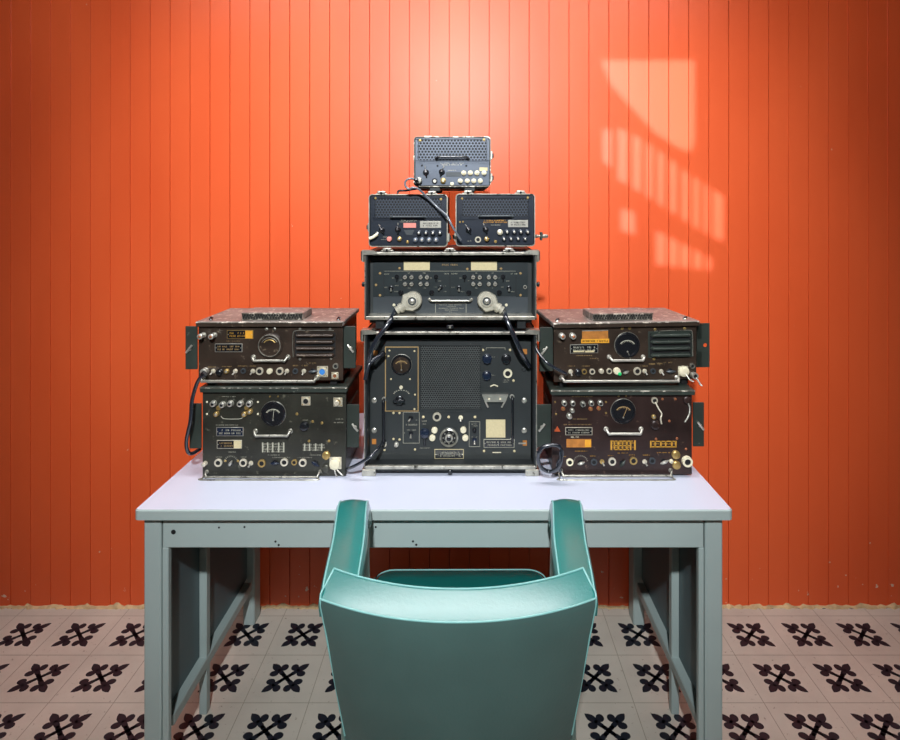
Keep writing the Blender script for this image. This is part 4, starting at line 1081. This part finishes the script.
d.ring(478,239.6,3,'ring'); d.post(486.5,239,1.8,'br',2.5,'alu'); d.rotary(487,240,2.5,40,'br'); d.screws([(460,222),(463,221.7)],1,'br')

zA=max(Z1B,Z1)+zB+.0085
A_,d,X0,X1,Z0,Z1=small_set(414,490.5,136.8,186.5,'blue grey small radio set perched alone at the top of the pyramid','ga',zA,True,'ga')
for x in (X0+.045,X1-.075):
    for y in (.004,.14): g=G(); g.box(x,x+.03,y,y+.03,0,Z0+.001,'cs',.001); g.build('foot',A_)
g=G(); g.box(X0+.01,X1-.012,.006,.18,Z0-.006,Z0+.002,'cs',.002); g.build('base_plate',A_)
g=G(); g.box(d.x(424),d.x(432),.0,.02,Z1,Z1+.003,'alu',.001); g.build('clasp',A_)
side_latch(A_,X1,1,d.L(0,177.5).z); side_latch(A_,X1,1,d.L(0,155).z,.03)
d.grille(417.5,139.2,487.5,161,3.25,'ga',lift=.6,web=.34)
d.screws([(420,140.5),(484,139.8)],2.0,'br'); d.handle(436.5,468,157.3,r=1.0,d=6,lift=-1.5,m='bk')
d.marks([(440,464,163,1),(442,462,164.8,1),(448,456,170.3,.8)],'cr')
g=G(); d.box(g,'chl',446,172,461,176.5,-.1,.3); d.part(g,'label_plate'); g=G(); d.box(g,'crp',479.5,167.5,487.5,170.8,-.1,.4); d.part(g,'paper_label')
ptrknob(d,426,172.5,3,10); ptrknob(d,441.8,172,3,-20); d.screws([(437.5,165.8),(466.3,165.8),(422,165.5)],1,'bk')
posts(d,(463.7,470.3,477,484),173,'cr','cr',2.0); posts(d,(460.3,467.3,473.7,480.3),181,'cr','cr',2.0)
d.ring(434.7,181,2.7,'bk','alu'); d.post(443.2,181,2.2,'br',2,'cr'); d.cap(452,184,1.9,'cr',2,'indicator'); d.cap(419,180.5,3.2,'rim',5,'connector')
g=G(); d.box(g,'bk',424,185.2,449,186,-.1,.3); d.part(g,'panel_slot')

cord('patch_cord','cord with its highlight painted in, looping from the top small set down across to the lower right set',[(418,180,1.705),(410,178.5,1.70),(405.5,181.5,1.70),(405.5,186,1.70),(409,189,1.70),(413,187.5,1.695),(419,189.5,1.70),(428,198,1.715),(438,208,1.715),(447,216,1.70),(452,226,1.695),(457,234,1.70),(461,240,1.715)],.0030,'rub3',((0,.0062,.012),))
cord('patch_cord','black cord lying along the top edge of the lower left small set',[(397.5,193.2,1.74),(399,190.8,1.75),(406,190.5,1.76),(412,189.5,1.78),(418,188.5,1.80)],.0032,'rub')

# ================================================================== LIGHTS
def lamp(name,label,loc,w,h,power,col=(1,1,1)):
    r=thing(name,label,'light',loc,0,'ceiling lights')
    g=G(); g.box(-w/2-.02,w/2+.02,-h/2-.02,h/2+.02,-.035,0,'lampm',.004); g.build('lamp_housing',r)
    m=mat('diffuser '+name+label[:12],(1,1,1,1),.5,0,emit=(*col,1),estr=power)
    g=G(); g.box(-w/2,w/2,-h/2,h/2,-.038,-.0352,m); g.build('diffuser',r)
lamp('ceiling_light','white rectangular ceiling light above the desk',(-.12,1.42,CZ),2.5,.34,14.8,(1,.98,.99))
r=thing('track_spotlight','white track spotlight on the ceiling behind the viewer','light',(-.06,-.95,CZ))
g=G(); g.box(-.03,.03,-.06,.06,-.02,0,'lampm',.003); g.build('mounting_plate',r)
g=G(); g.tube([(0,0,-.02),(0,0,-.07)],.012,'lampm',12); g.build('arm',r)
ax=(Vector((-.06,1.9,1.31))-Vector((-.06,-.95,CZ-.09))).normalized()
g=G(); g.lathe(Vector((0,0,-.09))-ax*.07,[(.03,0),(.05,.02),(.055,.10),(.052,.10),(.045,.085)],'lampm',24,tuple(ax),cap=False); g.build('lamp_housing',r)
L=bpy.data.lights.new('spot','SPOT'); L.energy=470; L.spot_size=math.radians(60); L.spot_blend=.85; L.shadow_soft_size=.05; L.color=(.93,.97,1)
lo=bpy.data.objects.new('spot',L); COL.objects.link(lo); lo.parent=r; lo.location=Vector((0,0,-.09))+ax*.09; lo.rotation_euler=ax.to_track_quat('-Z','Y').to_euler()
L=bpy.data.lights.new('patch_spot','SPOT'); L.energy=13000; L.spot_size=math.radians(7); L.spot_blend=.2; L.shadow_soft_size=.025; L.color=(.5,.66,1)  # added spot outside, shines through the cut-out plate to make the patches
lo=bpy.data.objects.new('patch_spot',L); COL.objects.link(lo); lo.location=SUN
aim=pt(660,165,WY); lo.rotation_euler=(aim-SUN).to_track_quat('-Z','Y').to_euler()

w=bpy.data.worlds.new('w'); SC.world=w; w.use_nodes=True
w.node_tree.nodes['Background'].inputs[0].default_value=(.75,.85,1,1); w.node_tree.nodes['Background'].inputs[1].default_value=.5

cam=bpy.data.cameras.new('cam'); co=bpy.data.objects.new('camera',cam); COL.objects.link(co)
co.location=(0,0,CH); co.rotation_euler=(PI/2,0,0); cam.sensor_width=36; cam.lens=F/900*36
cam.shift_x=-(VX-450)/900; cam.shift_y=(VY-370)/900; cam.clip_start=.05
SC.camera=co
SC.view_settings.view_transform='Standard'; SC.view_settings.look='None'; SC.view_settings.gamma=1; SC.view_settings.exposure=0
